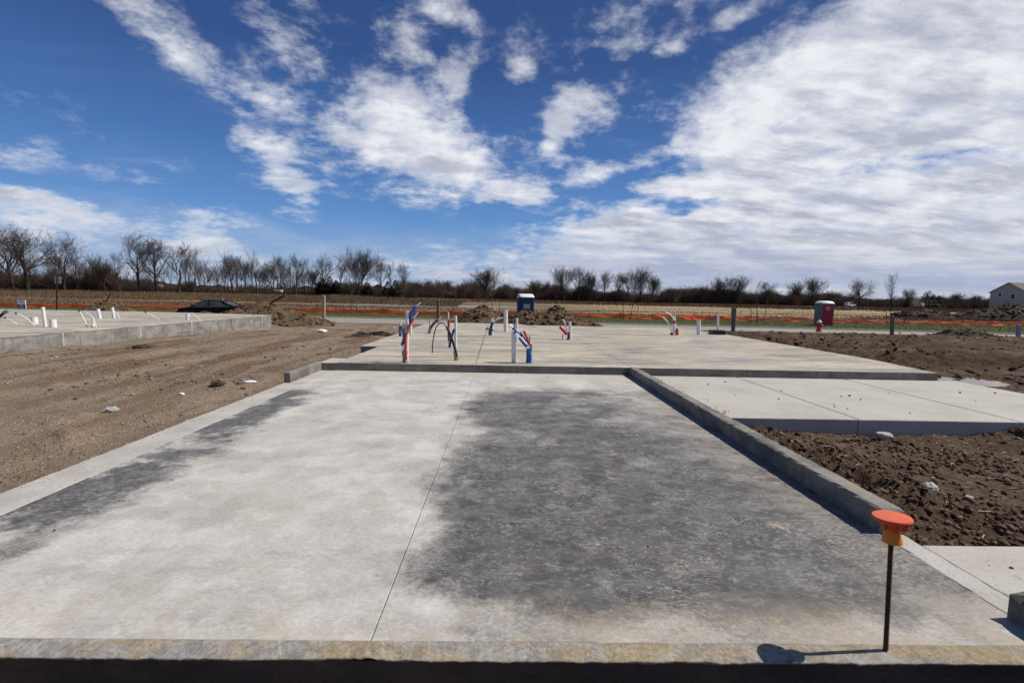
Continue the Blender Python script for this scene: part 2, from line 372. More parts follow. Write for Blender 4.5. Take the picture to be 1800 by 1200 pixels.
# ------------------------------------------------------------------ concrete
def m_garage():
    m, t = new_mat('garage_concrete')
    P = t.n('ShaderNodeNewGeometry').outputs['Position']
    w1 = t.scalev(t.vm('SUBTRACT', t.noise(P, 1.3, 5, .62, col=True), (.5, .5, .5)), .75)
    w2 = t.scalev(t.vm('SUBTRACT', t.noise(P, 8, 6, .68, col=True), (.5, .5, .5)), .26)
    W = t.vm('ADD', t.vm('ADD', P, w1), w2); x, y, _ = t.sep(W); px, py, _ = t.sep(P)
    def box(x0, x1, y0, y1, s):
        a = t.math('MULTIPLY', t.mr(x, x0-s, x0+s), t.mr(x, x1+s, x1-s))
        return t.math('MULTIPLY', a, t.math('MULTIPLY', t.mr(y, y0-s, y0+s), t.mr(y, y1+s, y1-s)))
    Pw = t.vm('ADD', P, w2)
    grain = t.noise(P, 150, 4, .8); fine = t.noise(t.vm('MULTIPLY', P, (1, 1.3, 1)), 42, 7, .78)
    mid = t.noise(t.vm('MULTIPLY', Pw, (1, .85, 1)), 5.5, 10, .74); big = t.noise(P, .9, 4, .55)
    sw = t.noise(t.vm('MULTIPLY', Pw, (.8, 2.4, 1)), 3.4, 9, .70, .8)
    # pale laitance
    soft = t.noise(t.vm('MULTIPLY', Pw, (1, .9, 1)), 2.4, 7, .60)
    lt = t.ramp(t.math('ADD', t.math('MULTIPLY', soft, .7), t.math('MULTIPLY', mid, .3)), [(.38, (.36, .338, .305)), (.48, (.44, .417, .380)), (.57, (.525, .503, .465))])
    lt = t.mix(t.mr(sw, .50, .66, 0, .5), lt, (.345, .308, .262))
    lt = t.mix(t.math('MULTIPLY', t.mr(t.noise(t.vm('ADD', t.vm('MULTIPLY', Pw, (.9, 1.6, 1)), (2, 8, 0)), 1.8, 9, .72), .52, .64), .42), lt, (.27, .262, .25))
    lt = t.mix(t.math('MULTIPLY', t.mr(t.noise(t.vm('MULTIPLY', P, (1, 1.5, 1)), 30, 7, .82), .53, .62), t.mr(t.noise(P, 1.6, 5, .6), .42, .6, .15, .6)), lt, (.56, .54, .51))
    lt = t.mix(t.mr(big, .5, .7, 0, .5), lt, (.385, .350, .305))
    # damp grey stain
    dk = t.ramp(mid, [(.28, (.040, .038, .036)), (.46, (.074, .070, .067)), (.68, (.150, .144, .139))])
    dk = t.mix(t.mr(sw, .50, .66, 0, .55), dk, (.165, .162, .165))
    brk = t.mr(t.noise(t.vm('MULTIPLY', P, (1, 1.3, 1)), 1.05, 8, .66), .34, .62, .60, 1.0)
    s1 = t.math('MULTIPLY', box(-.36, 2.3, 1.72, 3.35, .22), t.mr(t.noise(P, 1.9, 8, .68), .32, .56, .72, 1.0))
    s2 = t.math('MULTIPLY', box(-.40, 2.3, 2.7, 6.35, .34), brk)
    s3 = t.math('MULTIPLY', box(-2.85, -2.16, 2.0, 6.1, .28), t.mr(t.noise(P, 2.2, 8, .68), .36, .56, .30, 1.0))
    s4 = t.math('MULTIPLY', box(-2.6, -1.1, 1.4, 2.3, .25), .07)
    s5 = t.math('MULTIPLY', box(-.20, 1.9, 1.50, 1.80, .10), .42)
    st = t.math('MAXIMUM', t.math('MAXIMUM', s1, s2), t.math('MAXIMUM', t.math('MAXIMUM', s3, s5), s4))
    st = t.math('MULTIPLY', st, t.mr(px, 2.15, 1.1, .72, 1.0))
    st = t.math('MULTIPLY', st, t.mr(py, 7.0, 2.6, .72, 1.0))
    gr1 = t.math('MULTIPLY', t.math('SUBTRACT', t.noise(t.vm('MULTIPLY', Pw, (1, 1.3, 1)), 3.2, 9, .70), .5), 1.1)
    gr2 = t.math('MULTIPLY', t.math('SUBTRACT', t.noise(P, 52, 5, .80), .5), .85)
    st = t.math('ADD', st, t.math('MULTIPLY', t.math('ADD', gr1, gr2), t.mr(st, .0, .35, .02, 1.0)))
    st = t.mr(st, .12, .82)
    col = t.mix(st, lt, dk)
    # worn pale flakes, scuffs and dark pits
    zone = t.mr(t.noise(P, 2.2, 6, .64), .38, .58)
    fl = t.math('MULTIPLY', t.mr(t.noise(t.vm('MULTIPLY', P, (1, 1.6, 1)), 26, 9, .82), .52, .60), zone)
    col = t.mix(t.math('MULTIPLY', fl, t.mr(st, 0, .7, .16, .42)), col, (.43, .415, .39))
    fl2 = t.math('MULTIPLY', t.mr(t.noise(t.vm('ADD', t.vm('MULTIPLY', Pw, (.8, 2.0, 1)), (9, 4, 0)), 9, 10, .80), .52, .62), t.mr(st, .2, .8))
    col = t.mix(t.math('MULTIPLY', fl2, .46), col, (.33, .32, .31))
    fl3 = t.math('MULTIPLY', t.mr(t.noise(t.vm('MULTIPLY', Pw, (1.6, 5.5, 1)), 5, 9, .78, .5), .585, .64), t.mr(st, .3, .8))
    col = t.mix(t.math('MULTIPLY', fl3, .6), col, (.36, .345, .33))
    col = t.mix(t.math('MULTIPLY', t.mr(t.noise(t.vm('ADD', P, (5, 5, 0)), 34, 8, .8), .42, .33), t.mr(st, .1, .8, .0, .60)), col, (.075, .07, .068))
    # trowel sweeps
    wv = t.n('ShaderNodeTexWave', {'Vector': t.vm('ADD', t.vm('ADD', P, t.scalev(w1, 1.2)), (-1.15, -3.2, 0)), 'Scale': 9.0, 'Distortion': 5.0, 'Detail': 4.0, 'Detail Scale': 1.4, 'Detail Roughness': .7}, wave_type='RINGS').outputs['Fac']
    swp = t.math('MULTIPLY', t.mr(wv, .55, .95), t.math('MULTIPLY', t.mr(t.noise(P, 1.9, 4, .6), .50, .62), t.mr(fine, .4, .6)))
    col = t.mix(t.math('MULTIPLY', swp, .7), col, (.37, .355, .335))
    # sandy patches
    sand = t.math('MULTIPLY', t.mr(t.noise(t.vm('ADD', Pw, (3.1, 7.7, 0)), 3.2, 10, .70), .60, .645), t.mr(px, .2, 1.3, .30, 1))
    col = t.mix(t.math('MULTIPLY', sand, .8), col, t.mix(t.mr(fine, .35, .65), (.33, .265, .185), (.46, .38, .275)))
    tan = t.math('MULTIPLY', t.mr(py, 1.95, 1.60), t.mr(t.noise(P, 2.6, 7, .70), .42, .58))
    col = t.mix(t.math('MULTIPLY', tan, .55), col, (.39, .325, .235))
    edge = t.math('MULTIPLY', t.mr(px, 1.45, 1.95), t.mr(sw, .40, .58))
    col = t.mix(t.math('MULTIPLY', edge, .5), col, (.34, .295, .235))
    col = t.mix(t.math('MULTIPLY', t.mr(py, 6.7, 7.5), .55), col, (.45, .405, .335))
    k = t.math('ADD', t.math('MULTIPLY', t.mr(fine, .30, .70, .66, 1.26, False), .6), t.math('MULTIPLY', t.mr(grain, .30, .70, .66, 1.28, False), .4))
    col = t.vm('MULTIPLY', col, t.comb(k, k, k))
    h = t.math('ADD', t.math('MULTIPLY', fine, .8), t.math('MULTIPLY', mid, .15))
    return finish(m, t, col, t.mr(st, 0, 1, .86, .66), t.bump(h, .35, .006), .24)
def m_house_concrete(name='house_concrete', seed=0.0):
    m, t = new_mat(name)
    P = t.vm('ADD', t.n('ShaderNodeNewGeometry').outputs['Position'], (seed, seed, 0))
    a = t.noise(t.vm('MULTIPLY', P, (.55, 1.5, 1)), 1.0, 8, .66, .5); b = t.noise(t.vm('MULTIPLY', P, (.8, 2.4, 1)), 2.3, 8, .68); c = t.noise(P, .35, 4, .55)
    col = t.ramp(a, [(.34, (.195, .185, .17)), (.45, (.33, .30, .25)), (.54, (.43, .375, .285)), (.65, (.50, .46, .39))])
    col = t.mix(t.mr(b, .50, .64, 0, .7), col, (.195, .195, .20))
    col = t.mix(t.mr(t.noise(t.vm('MULTIPLY', P, (.6, 1.6, 1)), 1.7, 7, .66), .52, .64, 0, .6), col, (.455, .38, .255))
    col = t.mix(t.mr(c, .48, .62, 0, .4), col, (.30, .295, .285))
    fine = t.noise(P, 45, 8, .72)
    k = t.mr(fine, .30, .70, .68, 1.25, False)
    col = t.vm('MULTIPLY', col, t.comb(k, k, k))
    h = t.math('ADD', fine, b)
    return finish(m, t, col, .85, t.bump(h, .5, .006), .22)
def m_porch():
    m, t = new_mat('porch_concrete')
    P = t.n('ShaderNodeNewGeometry').outputs['Position']
    br = t.noise(t.vm('MULTIPLY', P, (.5, 14, 1)), 3, 5, .6); n = t.noise(P, 1.3, 6, .62); f = t.noise(P, 90, 5, .7)
    col = t.ramp(n, [(.3, (.365, .335, .295)), (.5, (.43, .40, .36)), (.7, (.47, .445, .405))])
    col = t.mix(t.mr(br, .4, .7, 0, .25), col, (.36, .33, .29))
    k = t.mr(f, .30, .70, .78, 1.16, False)
    col = t.vm('MULTIPLY', col, t.comb(k, k, k))
    col = t.mix(t.math('MULTIPLY', t.mr(t.noise(P, 16, 6, .75), .60, .66), .55), col, (.20, .175, .15))
    return finish(m, t, col, .88, t.bump(t.math('ADD', t.math('MULTIPLY', br, .7), f), .5, .004), .2)
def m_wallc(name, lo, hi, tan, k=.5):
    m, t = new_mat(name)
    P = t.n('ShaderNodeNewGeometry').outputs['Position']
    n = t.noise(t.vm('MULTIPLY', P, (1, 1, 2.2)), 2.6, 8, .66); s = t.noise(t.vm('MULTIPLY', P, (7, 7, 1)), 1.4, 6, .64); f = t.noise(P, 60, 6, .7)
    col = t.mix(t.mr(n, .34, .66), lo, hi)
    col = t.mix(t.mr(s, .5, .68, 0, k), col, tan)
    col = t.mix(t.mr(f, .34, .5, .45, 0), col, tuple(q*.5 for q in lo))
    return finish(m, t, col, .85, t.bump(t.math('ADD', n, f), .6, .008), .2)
m_garage(); m_house_concrete(); m_house_concrete('neighbour_concrete', 31.0); m_porch()
m_wallc('front_wall', (.05, .042, .035), (.10, .075, .055), (.07, .05, .035))  # mud stain, darkened further to put the face's shade into the colour
m_wallc('curb_concrete', (.115, .108, .096), (.25, .232, .20), (.31, .255, .175), .7)
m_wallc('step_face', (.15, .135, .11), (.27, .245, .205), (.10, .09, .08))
m_wallc('neighbour_wall', (.17, .163, .148), (.32, .305, .275), (.125, .12, .112), .7)
m_wallc('ledge_concrete', (.36, .335, .30), (.47, .445, .41), (.42, .385, .335))
def m_ledge():
    m, t = new_mat('sandy_ledge')
    P = t.n('ShaderNodeNewGeometry').outputs['Position']
    a = t.noise(t.vm('MULTIPLY', P, (1, 1.6, 1)), 2.6, 8, .72); b = t.noise(P, 14, 8, .76); f = t.noise(P, 55, 7, .8)
    col = t.mix(t.mr(b, .36, .62), (.30, .235, .15), (.41, .335, .225))
    col = t.mix(t.mr(a, .44, .58, 0, .9), col, t.mix(t.mr(b, .4, .6), (.25, .24, .23), (.40, .385, .36)))
    col = t.mix(t.mr(t.noise(t.vm('ADD', P, (4, 2, 0)), 5, 9, .74), .56, .64, 0, .8), col, (.43, .41, .38))
    col = t.mix(t.mr(t.noise(P, 26, 8, .8), .43, .34, 0, .7), col, (.07, .06, .05))
    k = t.mr(f, .30, .70, .62, 1.3, False); col = t.vm('MULTIPLY', col, t.comb(k, k, k))
    return finish(m, t, col, .9, t.bump(t.math('ADD', f, b), 1.0, .008), .15)
m_ledge()
m_wallc('street_concrete', (.24, .215, .18), (.315, .285, .24), (.20, .175, .145))
m_wallc('rubble', (.30, .29, .27), (.46, .44, .41), (.25, .21, .17))

def slab(poly, z0, z1, bev=.008, rag=0.0, step=.12, seed=1):
    """prism over a polygon with worn, uneven arrises; returns an MB"""
    rg = np.random.default_rng(seed); pts = []
    n = len(poly)
    for i in range(n):
        a = np.array(poly[i], float); b = np.array(poly[(i+1) % n], float); L = np.linalg.norm(b-a)
        k = max(1, int(L/step)) if rag > 0 else 1
        for j in range(k): pts.append(a+(b-a)*j/k)
    pts = np.array(pts); N = len(pts)
    area = sum(pts[i][0]*pts[(i+1) % N][1]-pts[(i+1) % N][0]*pts[i][1] for i in range(N))
    if area < 0: pts = pts[::-1]
    nx = np.roll(pts, -1, 0); pv = np.roll(pts, 1, 0)
    e1 = pts-pv; e2 = nx-pts
    e1 /= np.linalg.norm(e1, axis=1)[:, None]; e2 /= np.linalg.norm(e2, axis=1)[:, None]
    n1 = np.stack([-e1[:, 1], e1[:, 0]], 1); n2 = np.stack([-e2[:, 1], e2[:, 0]], 1)
    d = n1+n2; d /= (d*n1).sum(1)[:, None]*np.linalg.norm(d, axis=1)[:, None]**0
    b = bev+rag*rg.random(N)**3; zz = bev*.8+rag*.7*rg.random(N)**3
    inn = pts+d*b[:, None]
    v = [(*p, z0) for p in pts]+[(p[0], p[1], z1-q) for p, q in zip(pts, zz)]+[(*p, z1) for p in inn]
    f = []
    for i in range(N):
        j = (i+1) % N
        f += [(i, j, N+j, N+i), (N+i, N+j, 2*N+j, 2*N+i)]
    f.append(tuple(range(2*N, 3*N)))
    return MB().add(v, f)
def rect(x0, x1, y0, y1): return [(x0, y0), (x1, y0), (x1, y1), (x0, y1)]

def make_foundation():
    t = thing('house_foundation', 'long grey house foundation slab in the foreground with a stained garage floor and kerb walls', 'foundation', (0, 7.6, -.35))
    g = .0035
    for i, (x0, x1, y0, y1) in enumerate([(-2.64, -.445-g/2, 1.590, 4.50-g/2), (-.445+g/2, 1.997, 1.590, 4.50-g/2), (-2.64, -.445-g/2, 4.50+g/2, 7.6), (-.445+g/2, 1.997, 4.50+g/2, 7.6)]):
        lab = ['pale worn front left garage floor panel', 'dark grey stained front right garage floor panel', 'pale back left garage floor panel', 'grey blotched back right garage floor panel'][i]
        o = slab(rect(x0, x1, y0, y1), -.02, 0, .002, .0025, .05, 3+i).build('floor_panel', 'garage_concrete', t); o['label'] = lab
    # joint filler seen at the bottom of the saw cuts
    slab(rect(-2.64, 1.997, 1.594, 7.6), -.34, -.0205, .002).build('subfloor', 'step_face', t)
    # sandy ledge at the garage door: lumpy, broken front arris, dark wall below
    nx = 620; xs = np.linspace(-2.94, 1.997, nx)
    yf = 1.507+.004*fbm(xs*5, xs*0+3, 5, .7)-.008*np.maximum(0, fbm(xs*22, xs*0+8, 4, .75)-.1); rows = []
    for k, q in enumerate(np.linspace(0, 1, 13)):
        yy = 1.5898+(yf-1.5898)*q
        rel = .0016*fbm(xs*12, yy*12, 4, .65)+.0012*fbm(xs*60, yy*60, 3, .7)
        rel += .012*np.maximum(0, fbm(xs*7+20, yy*9, 4, .65)-.25)*sstep(xs, .2, .8)
        spot = np.exp(-((xs+.44)/.07)**2)*.010*(1+fbm(xs*40, yy*40, 3, .7))
        zz = -.0012-.002*q**3+rel*min(1, 6*q)+spot*min(1, 4*q)
        rows.append(np.stack([xs, yy, zz], 1))
    for dz, dy in ((-.003, -.0015), (-.009, .002)):
        r = rows[12].copy(); r[:, 2] += dz; r[:, 1] += dy+.004*fbm(xs*20, xs*0+dz*90, 3); rows.append(r)
    V = np.concatenate(rows); nr = len(rows)
    I, J = np.meshgrid(np.arange(nx-1), np.arange(nr-1)); a = (J*nx+I).ravel()
    np_mesh('door_ledge', V-np.array(t.location), np.stack([a, a+nx, a+nx+1, a+1], -1), MATS['sandy_ledge'], t, True)
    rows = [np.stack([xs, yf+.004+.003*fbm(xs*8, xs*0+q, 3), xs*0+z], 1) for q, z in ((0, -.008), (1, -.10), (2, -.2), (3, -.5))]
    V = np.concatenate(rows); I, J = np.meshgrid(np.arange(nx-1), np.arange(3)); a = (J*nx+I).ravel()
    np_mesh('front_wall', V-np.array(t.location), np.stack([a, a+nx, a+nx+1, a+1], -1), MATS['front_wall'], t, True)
    # pale footing ledge down the left side
    slab(rect(-2.94, -2.646, 1.625, 6.47), -.40, -.004, .006, .012, .07, 9).build('footing_ledge', 'ledge_concrete', t)
    slab(rect(-2.94, -2.646, 6.476, 7.594), -.40, -.005, .006, .006, .07, 10).build('footing_ledge', 'ledge_concrete', t)
    # low kerb walls
    slab(rect(-2.945, -2.865, 6.48, 7.595), -.003, .135, .010, .004, .06, 11).build('kerb', 'curb_concrete', t)['label'] = 'short pale kerb stub on the left of the garage floor'
    slab(rect(2.0, 2.125, 2.42, 7.595), -.40, .130, .008, .020, .045, 12).build('kerb', 'curb_concrete', t)['label'] = 'long low kerb wall along the right side of the garage floor'
    slab(rect(1.975, 2.125, .4, 1.745), -.40, .120, .016, .045, .04, 13).build('kerb', 'curb_concrete', t)['label'] = 'broken kerb end at the bottom right corner'
    slab(rect(2.0, 2.125, 1.75, 2.415), -.40, -.002, .004, .012, .05, 14).build('door_sill', 'ledge_concrete', t)
    # house floor, one step up: saw cuts divide it into panels
    def pan(poly, seed, lab=None):
        o = slab(poly, .104, .12, .002, .003, .10, seed).build('house_floor_panel', 'house_concrete', t)
        if lab: o['label'] = lab
    h = .0035
    pan([(-2.62, 7.603), (-.445-h, 7.603), (-.50-h, 10.1), (-2.62, 10.1)], 21)
    pan([(-3.0, 10.103), (-.50-h, 10.103), (-.62-h, 19.7), (-3.0, 19.7)], 22)
    pan([(-.445+h, 7.603), (2.06-h, 7.603), (2.0-h, 13.4), (.9, 18.9), (.6, 19.7), (-.62+h, 19.7)], 23)
    pan([(2.06+h, 7.603), (7.0, 7.603), (7.28, 9.5), (7.32, 16.2), (6.9, 18.9), (.93+h, 18.9), (2.0+h, 13.4)], 24)
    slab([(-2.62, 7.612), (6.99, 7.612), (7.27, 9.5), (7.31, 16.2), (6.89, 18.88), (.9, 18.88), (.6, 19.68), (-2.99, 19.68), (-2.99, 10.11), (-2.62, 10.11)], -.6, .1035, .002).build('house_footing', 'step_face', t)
    slab(rect(-2.945, -2.626, 7.602, 8.25), -.4, .105, .008, .008, .06, 15).build('footing_ledge', 'ledge_concrete', t)
    # rough face of the step between the two floors, 3 mm proud
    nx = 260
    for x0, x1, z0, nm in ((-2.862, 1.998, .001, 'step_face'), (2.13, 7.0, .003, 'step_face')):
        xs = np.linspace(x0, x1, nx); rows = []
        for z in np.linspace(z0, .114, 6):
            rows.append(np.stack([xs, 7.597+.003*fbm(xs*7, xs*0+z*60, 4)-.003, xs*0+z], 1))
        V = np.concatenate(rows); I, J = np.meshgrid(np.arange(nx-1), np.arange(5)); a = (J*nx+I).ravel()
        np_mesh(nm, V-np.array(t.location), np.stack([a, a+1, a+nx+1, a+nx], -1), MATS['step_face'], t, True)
    return t
def make_other_slabs():
    t = thing('porch_slab', 'clean new buff concrete porch slab right of the long kerb with tooled joints', 'concrete slab', (4.7, 6.2, -.16))
    xs = [2.132, 3.73, 5.46, 7.30]
    for i in range(3):
        slab(rect(xs[i]+(.005 if i else 0), xs[i+1]-.005, 4.915, 7.585), -.17, 0, .010, .003, .1, 40+i).build('slab_panel', 'porch_concrete', t)
    for x in xs[1:3]:
        MB().box((x, 6.25, -.012), (.009, 2.66, .012)).build('tooled_joint', 'porch_concrete', t)
    t = thing('walkway_slab', 'speckled buff walkway slab at the bottom right corner beside the garage floor', 'concrete slab', (3.6, 1.4, -.16))
    slab(rect(2.133, 6.0, .2, 2.33), -.2, -.012, .012, .006, .07, 50).build('walkway_panel', 'porch_concrete', t)
    t = thing('neighbour_foundation', 'neighbouring pale foundation slab with a grey formed edge on the far left', 'foundation', (-14, 14, -.3))
    slab([(-26, 3.5), (-10.02, 3.5), (-10.12, 13.5), (-10.35, 21.7), (-16, 22.6), (-26, 22.2)], .178, .20, .010, .006, .2, 60).build('foundation_floor', 'neighbour_concrete', t)
    slab([(-25.9, 3.6), (-10.03, 3.6), (-10.13, 13.5), (-10.36, 21.69), (-16, 22.59), (-25.9, 22.1)], -.7, .188, .004, .004, .2, 61).build('foundation_wall', 'neighbour_wall', t)
    for y in (11.2, 13.6, 15.9, 18.4, 20.7):
        x = -10.03-.0105*(y-3.6)-(.014*max(0, y-13.5))
        MB().box((x+.006, y, 0.03), (.014, .05, .31)).build('form_seam', 'ledge_concrete', t)
    # debris strip of spilt grout along its foot
make_ground()
make_foundation()
make_other_slabs()

# street and verge
far_edge = lambda x: 43.7-.085*(x+12.7)-.0012*np.maximum(x-5, 0)**2*(x < 60)-4.0*(x >= 60)
near_edge = lambda x: 36.0-.03*(x+10)
def strip(name, y0, y1, z, mat, nx=200, ny=6, kind='structure', h=0.0):
    xs = np.linspace(-160, 58, nx); q = np.linspace(0, 1, ny); X, Q = np.meshgrid(xs, q)
    Y = y0(X)*(1-Q)+y1(X)*Q
    v = np.stack([X, Y, np.full_like(X, z)], -1).reshape(-1, 3); I, J = np.meshgrid(np.arange(nx-1), np.arange(ny-1)); a = (J*nx+I).ravel()
    f = np.stack([a, a+1, a+nx+1, a+nx], -1)
    if h:
        lo = v.copy(); lo[:, 2] -= h; k = np.arange(nx-1); N = len(v)
        f = np.concatenate([f, np.stack([k+N, k+1+N, k+1, k], -1)]); v = np.concatenate([v, lo])
    return tag(np_mesh(name, v, f, MATS[mat]), kind=kind)
def m_grass():
    m, t = new_mat('lawn')
    P = t.n('ShaderNodeNewGeometry').outputs['Position']
    n = t.noise(P, 1.2, 6, .65); f = t.noise(P, 16, 5, .7)
    x, y, z = t.sep(P)
    col = t.ramp(n, [(.32, (.062, .080, .026)), (.5, (.088, .102, .036)), (.68, (.15, .15, .062))])
    col = t.mix(t.mr(f, .35, .65, 0, .6), col, (.035, .045, .018))
    return finish(m, t, col, .9, t.bump(f, .8, .05), .1)
m_grass()
strip('street', near_edge, far_edge, -.945, 'street_concrete')
strip('street_kerb', far_edge, lambda x: far_edge(x)+.16, -.84, 'street_concrete', ny=2, h=.14)
strip('grass_verge', lambda x: far_edge(x)+.165, lambda x: x*0+53.2, -.85, 'lawn', ny=12)

def blades(name, n, xr, yr, h, w, mat, zoff=0.0, zf=None, lean=.35, clump=None, seed=3):
    rg = np.random.default_rng(seed)
    y = yr[0]+(yr[1]-yr[0])*rg.random(n); x = xr[0]+(xr[1]-xr[0])*rg.random(n)
    if clump is not None:
        k = clump(x, y) > rg.random(n); x = x[k]; y = y[k]; n = len(x)
    z = (zf(x, y) if zf else np.full(n, 0.0))+zoff
    hh = h*(.45+.8*rg.random(n)); a = rg.random(n)*math.pi
    dx = np.cos(a)*w/2; dy = np.sin(a)*w/2; l = lean*hh
    lx = (rg.random(n)-.5)*2*l; ly = (rg.random(n)-.5)*2*l
    p0 = np.stack([x-dx, y-dy, z-.03], 1); p1 = np.stack([x+dx, y+dy, z-.03], 1); p2 = np.stack([x+lx, y+ly, z+hh], 1)
    v = np.stack([p0, p1, p2], 1).reshape(-1, 3); f = np.arange(3*n).reshape(-1, 3)
    return tag(np_mesh(name, v, f, MATS[mat]), kind='stuff')
def m_blades(name, cols, sc=.5):
    m, t = new_mat(name)
    P = t.n('ShaderNodeNewGeometry').outputs['Position']
    r = t.n('ShaderNodeNewGeometry').outputs['Random Per Island']
    n = t.noise(P, sc, 4, .6)
    f = t.math('ADD', t.math('MULTIPLY', r, .5), t.math('MULTIPLY', n, .5))
    return finish(m, t, t.ramp(f, [(.22, cols[0]), (.5, cols[1]), (.78, cols[2])]), .85, None, .1)
m_blades('dry_grass', [(.080, .050, .030), (.150, .098, .058), (.245, .172, .100)])
m_blades('straw_grass', [(.15, .105, .060), (.23, .165, .095), (.32, .24, .14)])
m_blades('green_grass', [(.035, .05, .015), (.085, .115, .034), (.15, .155, .06)], 1.5)
blades('lawn_grass', 60000, (-62, 57), (37, 53), .09, .05, 'green_grass', -.86, None, .5, lambda x, y: (y > far_edge(x)+.2)*1.0)
gz = lambda x, y: base_z(x, y)
fr = lambda x, y: (np.abs(x) < y*1.12)*1.0
blades('dry_field_grass', 70000, (-95, 80), (53.3, 78), .22, .09, 'dry_grass', 0, gz, .6, lambda x, y: fr(x, y)*(vnoise(x*.03, y*.5) > .45), 5)
blades('stubble_grass', 30000, (8, 130), (62, 112), .10, .10, 'straw_grass', 0, gz, .6, lambda x, y: fr(x, y)*(vnoise(x*.03+9, y*.4) > .3)*(x > 14), 6)
blades('tall_dry_grass', 110000, (-125, -8), (82, 104), .52, .06, 'dry_grass', 0, gz, .5, lambda x, y: fr(x, y)*(.35+.65*vnoise(x*.3, y*.3)), 8)
blades('meadow_grass', 36000, (-40, 150), (100, 130), .55, .14, 'dry_grass', 0, gz, .3, lambda x, y: fr(x, y)*(vnoise(x*.05, y*.1) > .42), 9)

# ------------------------------------------------------------------ small materials
simple('pvc', (.70, .70, .68), .4, .06, 9, .4, dirt=(.52, .48, .42))
simple('pvc_shade', (.50, .50, .49), .5, .08, 9, .4, dirt=(.34, .31, .27))
simple('pex_blue', (.020, .11, .42), .38, .15, 20, .45)
simple('pex_navy', (.015, .05, .17), .42, .2, 20, .45)
simple('pex_red', (.50, .035, .035), .4, .12, 20, .45)
simple('pex_white', (.75, .75, .74), .35, .05, 20, .45)
simple('teal_tube', (.03, .13, .20), .5, .1, 20)
simple('foam_purple', (.17, .085, .14), .8, .2, 30)
simple('black_plastic', (.012, .012, .013), .45, .2, 20, .4)
simple('grey_conduit', (.16, .18, .19), .5, .15, 20, .4)
simple('duct_tape', (.17, .20, .22), .4, .15, 40, .5)
simple('rusty_rebar', (.060, .030, .020), .8, .3, 60, .3, dirt=(.11, .045, .022), bump=.5)
simple('steel', (.30, .30, .30), .35, .1, 20, .5, metal=.8)
simple('weathered_wood', (.36, .29, .20), .85, .2, 14, .2, dirt=(.18, .13, .09), bump=.3)
simple('grey_wood', (.20, .18, .155), .85, .2, 14, .2, dirt=(.11, .09, .07), bump=.3)
simple('dark_wood', (.085, .060, .042), .85, .25, 14, .2, bump=.3)
simple('bark', (.052, .042, .034), .95, .3, 3, .1)
simple('bark_pale', (.13, .112, .092), .95, .25, 3, .1)
simple('twig', (.075, .058, .047), .95, .25, 2, .1)
simple('twig_red', (.085, .056, .044), .95, .25, 2, .1)
simple('evergreen', (.018, .026, .014), .9, .4, 1.5, .1)
simple('plastic_white', (.74, .74, .70), .45, .06, 6, .4, dirt=(.55, .52, .46))
simple('potty_blue', (.012, .035, .13), .45, .12, 4, .4)
simple('potty_grey', (.17, .19, .21), .5, .1, 4, .35)
simple('potty_red', (.40, .015, .028), .42, .1, 4, .4)
simple('hydrant_red', (.42, .025, .025), .4, .15, 10, .45)
simple('sign_white', (.78, .79, .80), .4, .03, 5)
simple('sign_navy', (.025, .035, .075), .4, .1, 5)
simple('sign_back', (.33, .35, .36), .45, .1, 5, .4)
simple('lettering', (.80, .80, .80), .5, .02, 5)
simple('orange_dark', (.42, .06, .025), .5, .1, 5)
simple('car_paint', (.005, .005, .005), .45, .2, 3, .08)
simple('car_glass', (.045, .052, .046), .12, .3, 3, .4)
simple('rubber', (.012, .012, .012), .85, .2, 20, .2)
simple('tail_red', (.45, .012, .02), .2, .1, 10, .5)
simple('lamp_clear', (.6, .6, .62), .15, .1, 10, .5)
simple('siding', (.44, .405, .36), .75, .04, 3, .2)
simple('siding_white', (.70, .70, .70), .7, .04, 3, .2)
simple('shingle', (.17, .14, .12), .9, .2, 2, .1)
simple('shingle_dark', (.075, .065, .06), .9, .2, 2, .1)
simple('brick_red', (.20, .085, .06), .9, .2, 3, .1)
simple('window_dark', (.015, .018, .022), .1, .2, 3, .5)
simple('machine_orange', (.55, .16, .03), .5, .1, 4, .4)
simple('trash_white', (.78, .79, .82), .5, .05, 10, .3)

def m_cap():
    m, t = new_mat('cap_orange')
    P = t.n('ShaderNodeTexCoord').outputs['Object']; n = t.noise(P, 30, 6, .7); x, y, z = t.sep(P)
    col = t.mix(t.mr(n, .35, .7), (.66, .095, .026), (.58, .13, .06))
    s = t.noise(t.vm('MULTIPLY', P, (90, 25, 25)), 1.0, 3, .5)
    col = t.mix(t.mr(s, .63, .72, 0, .35), col, (.75, .30, .2))
    b = finish(m, t, col, .5, t.bump(n, .2, .003), .35)
    m, t = new_mat('cap_collar')
    P = t.n('ShaderNodeTexCoord').outputs['Object']; n = t.noise(P, 24, 5, .7); x, y, z = t.sep(P)
    col = t.mix(t.mr(t.math('ADD', z, t.math('MULTIPLY', n, .02)), .432, .468), (.70, .23, .020), (.62, .085, .022))
    finish(m, t, col, .5, None, .35)
m_cap()

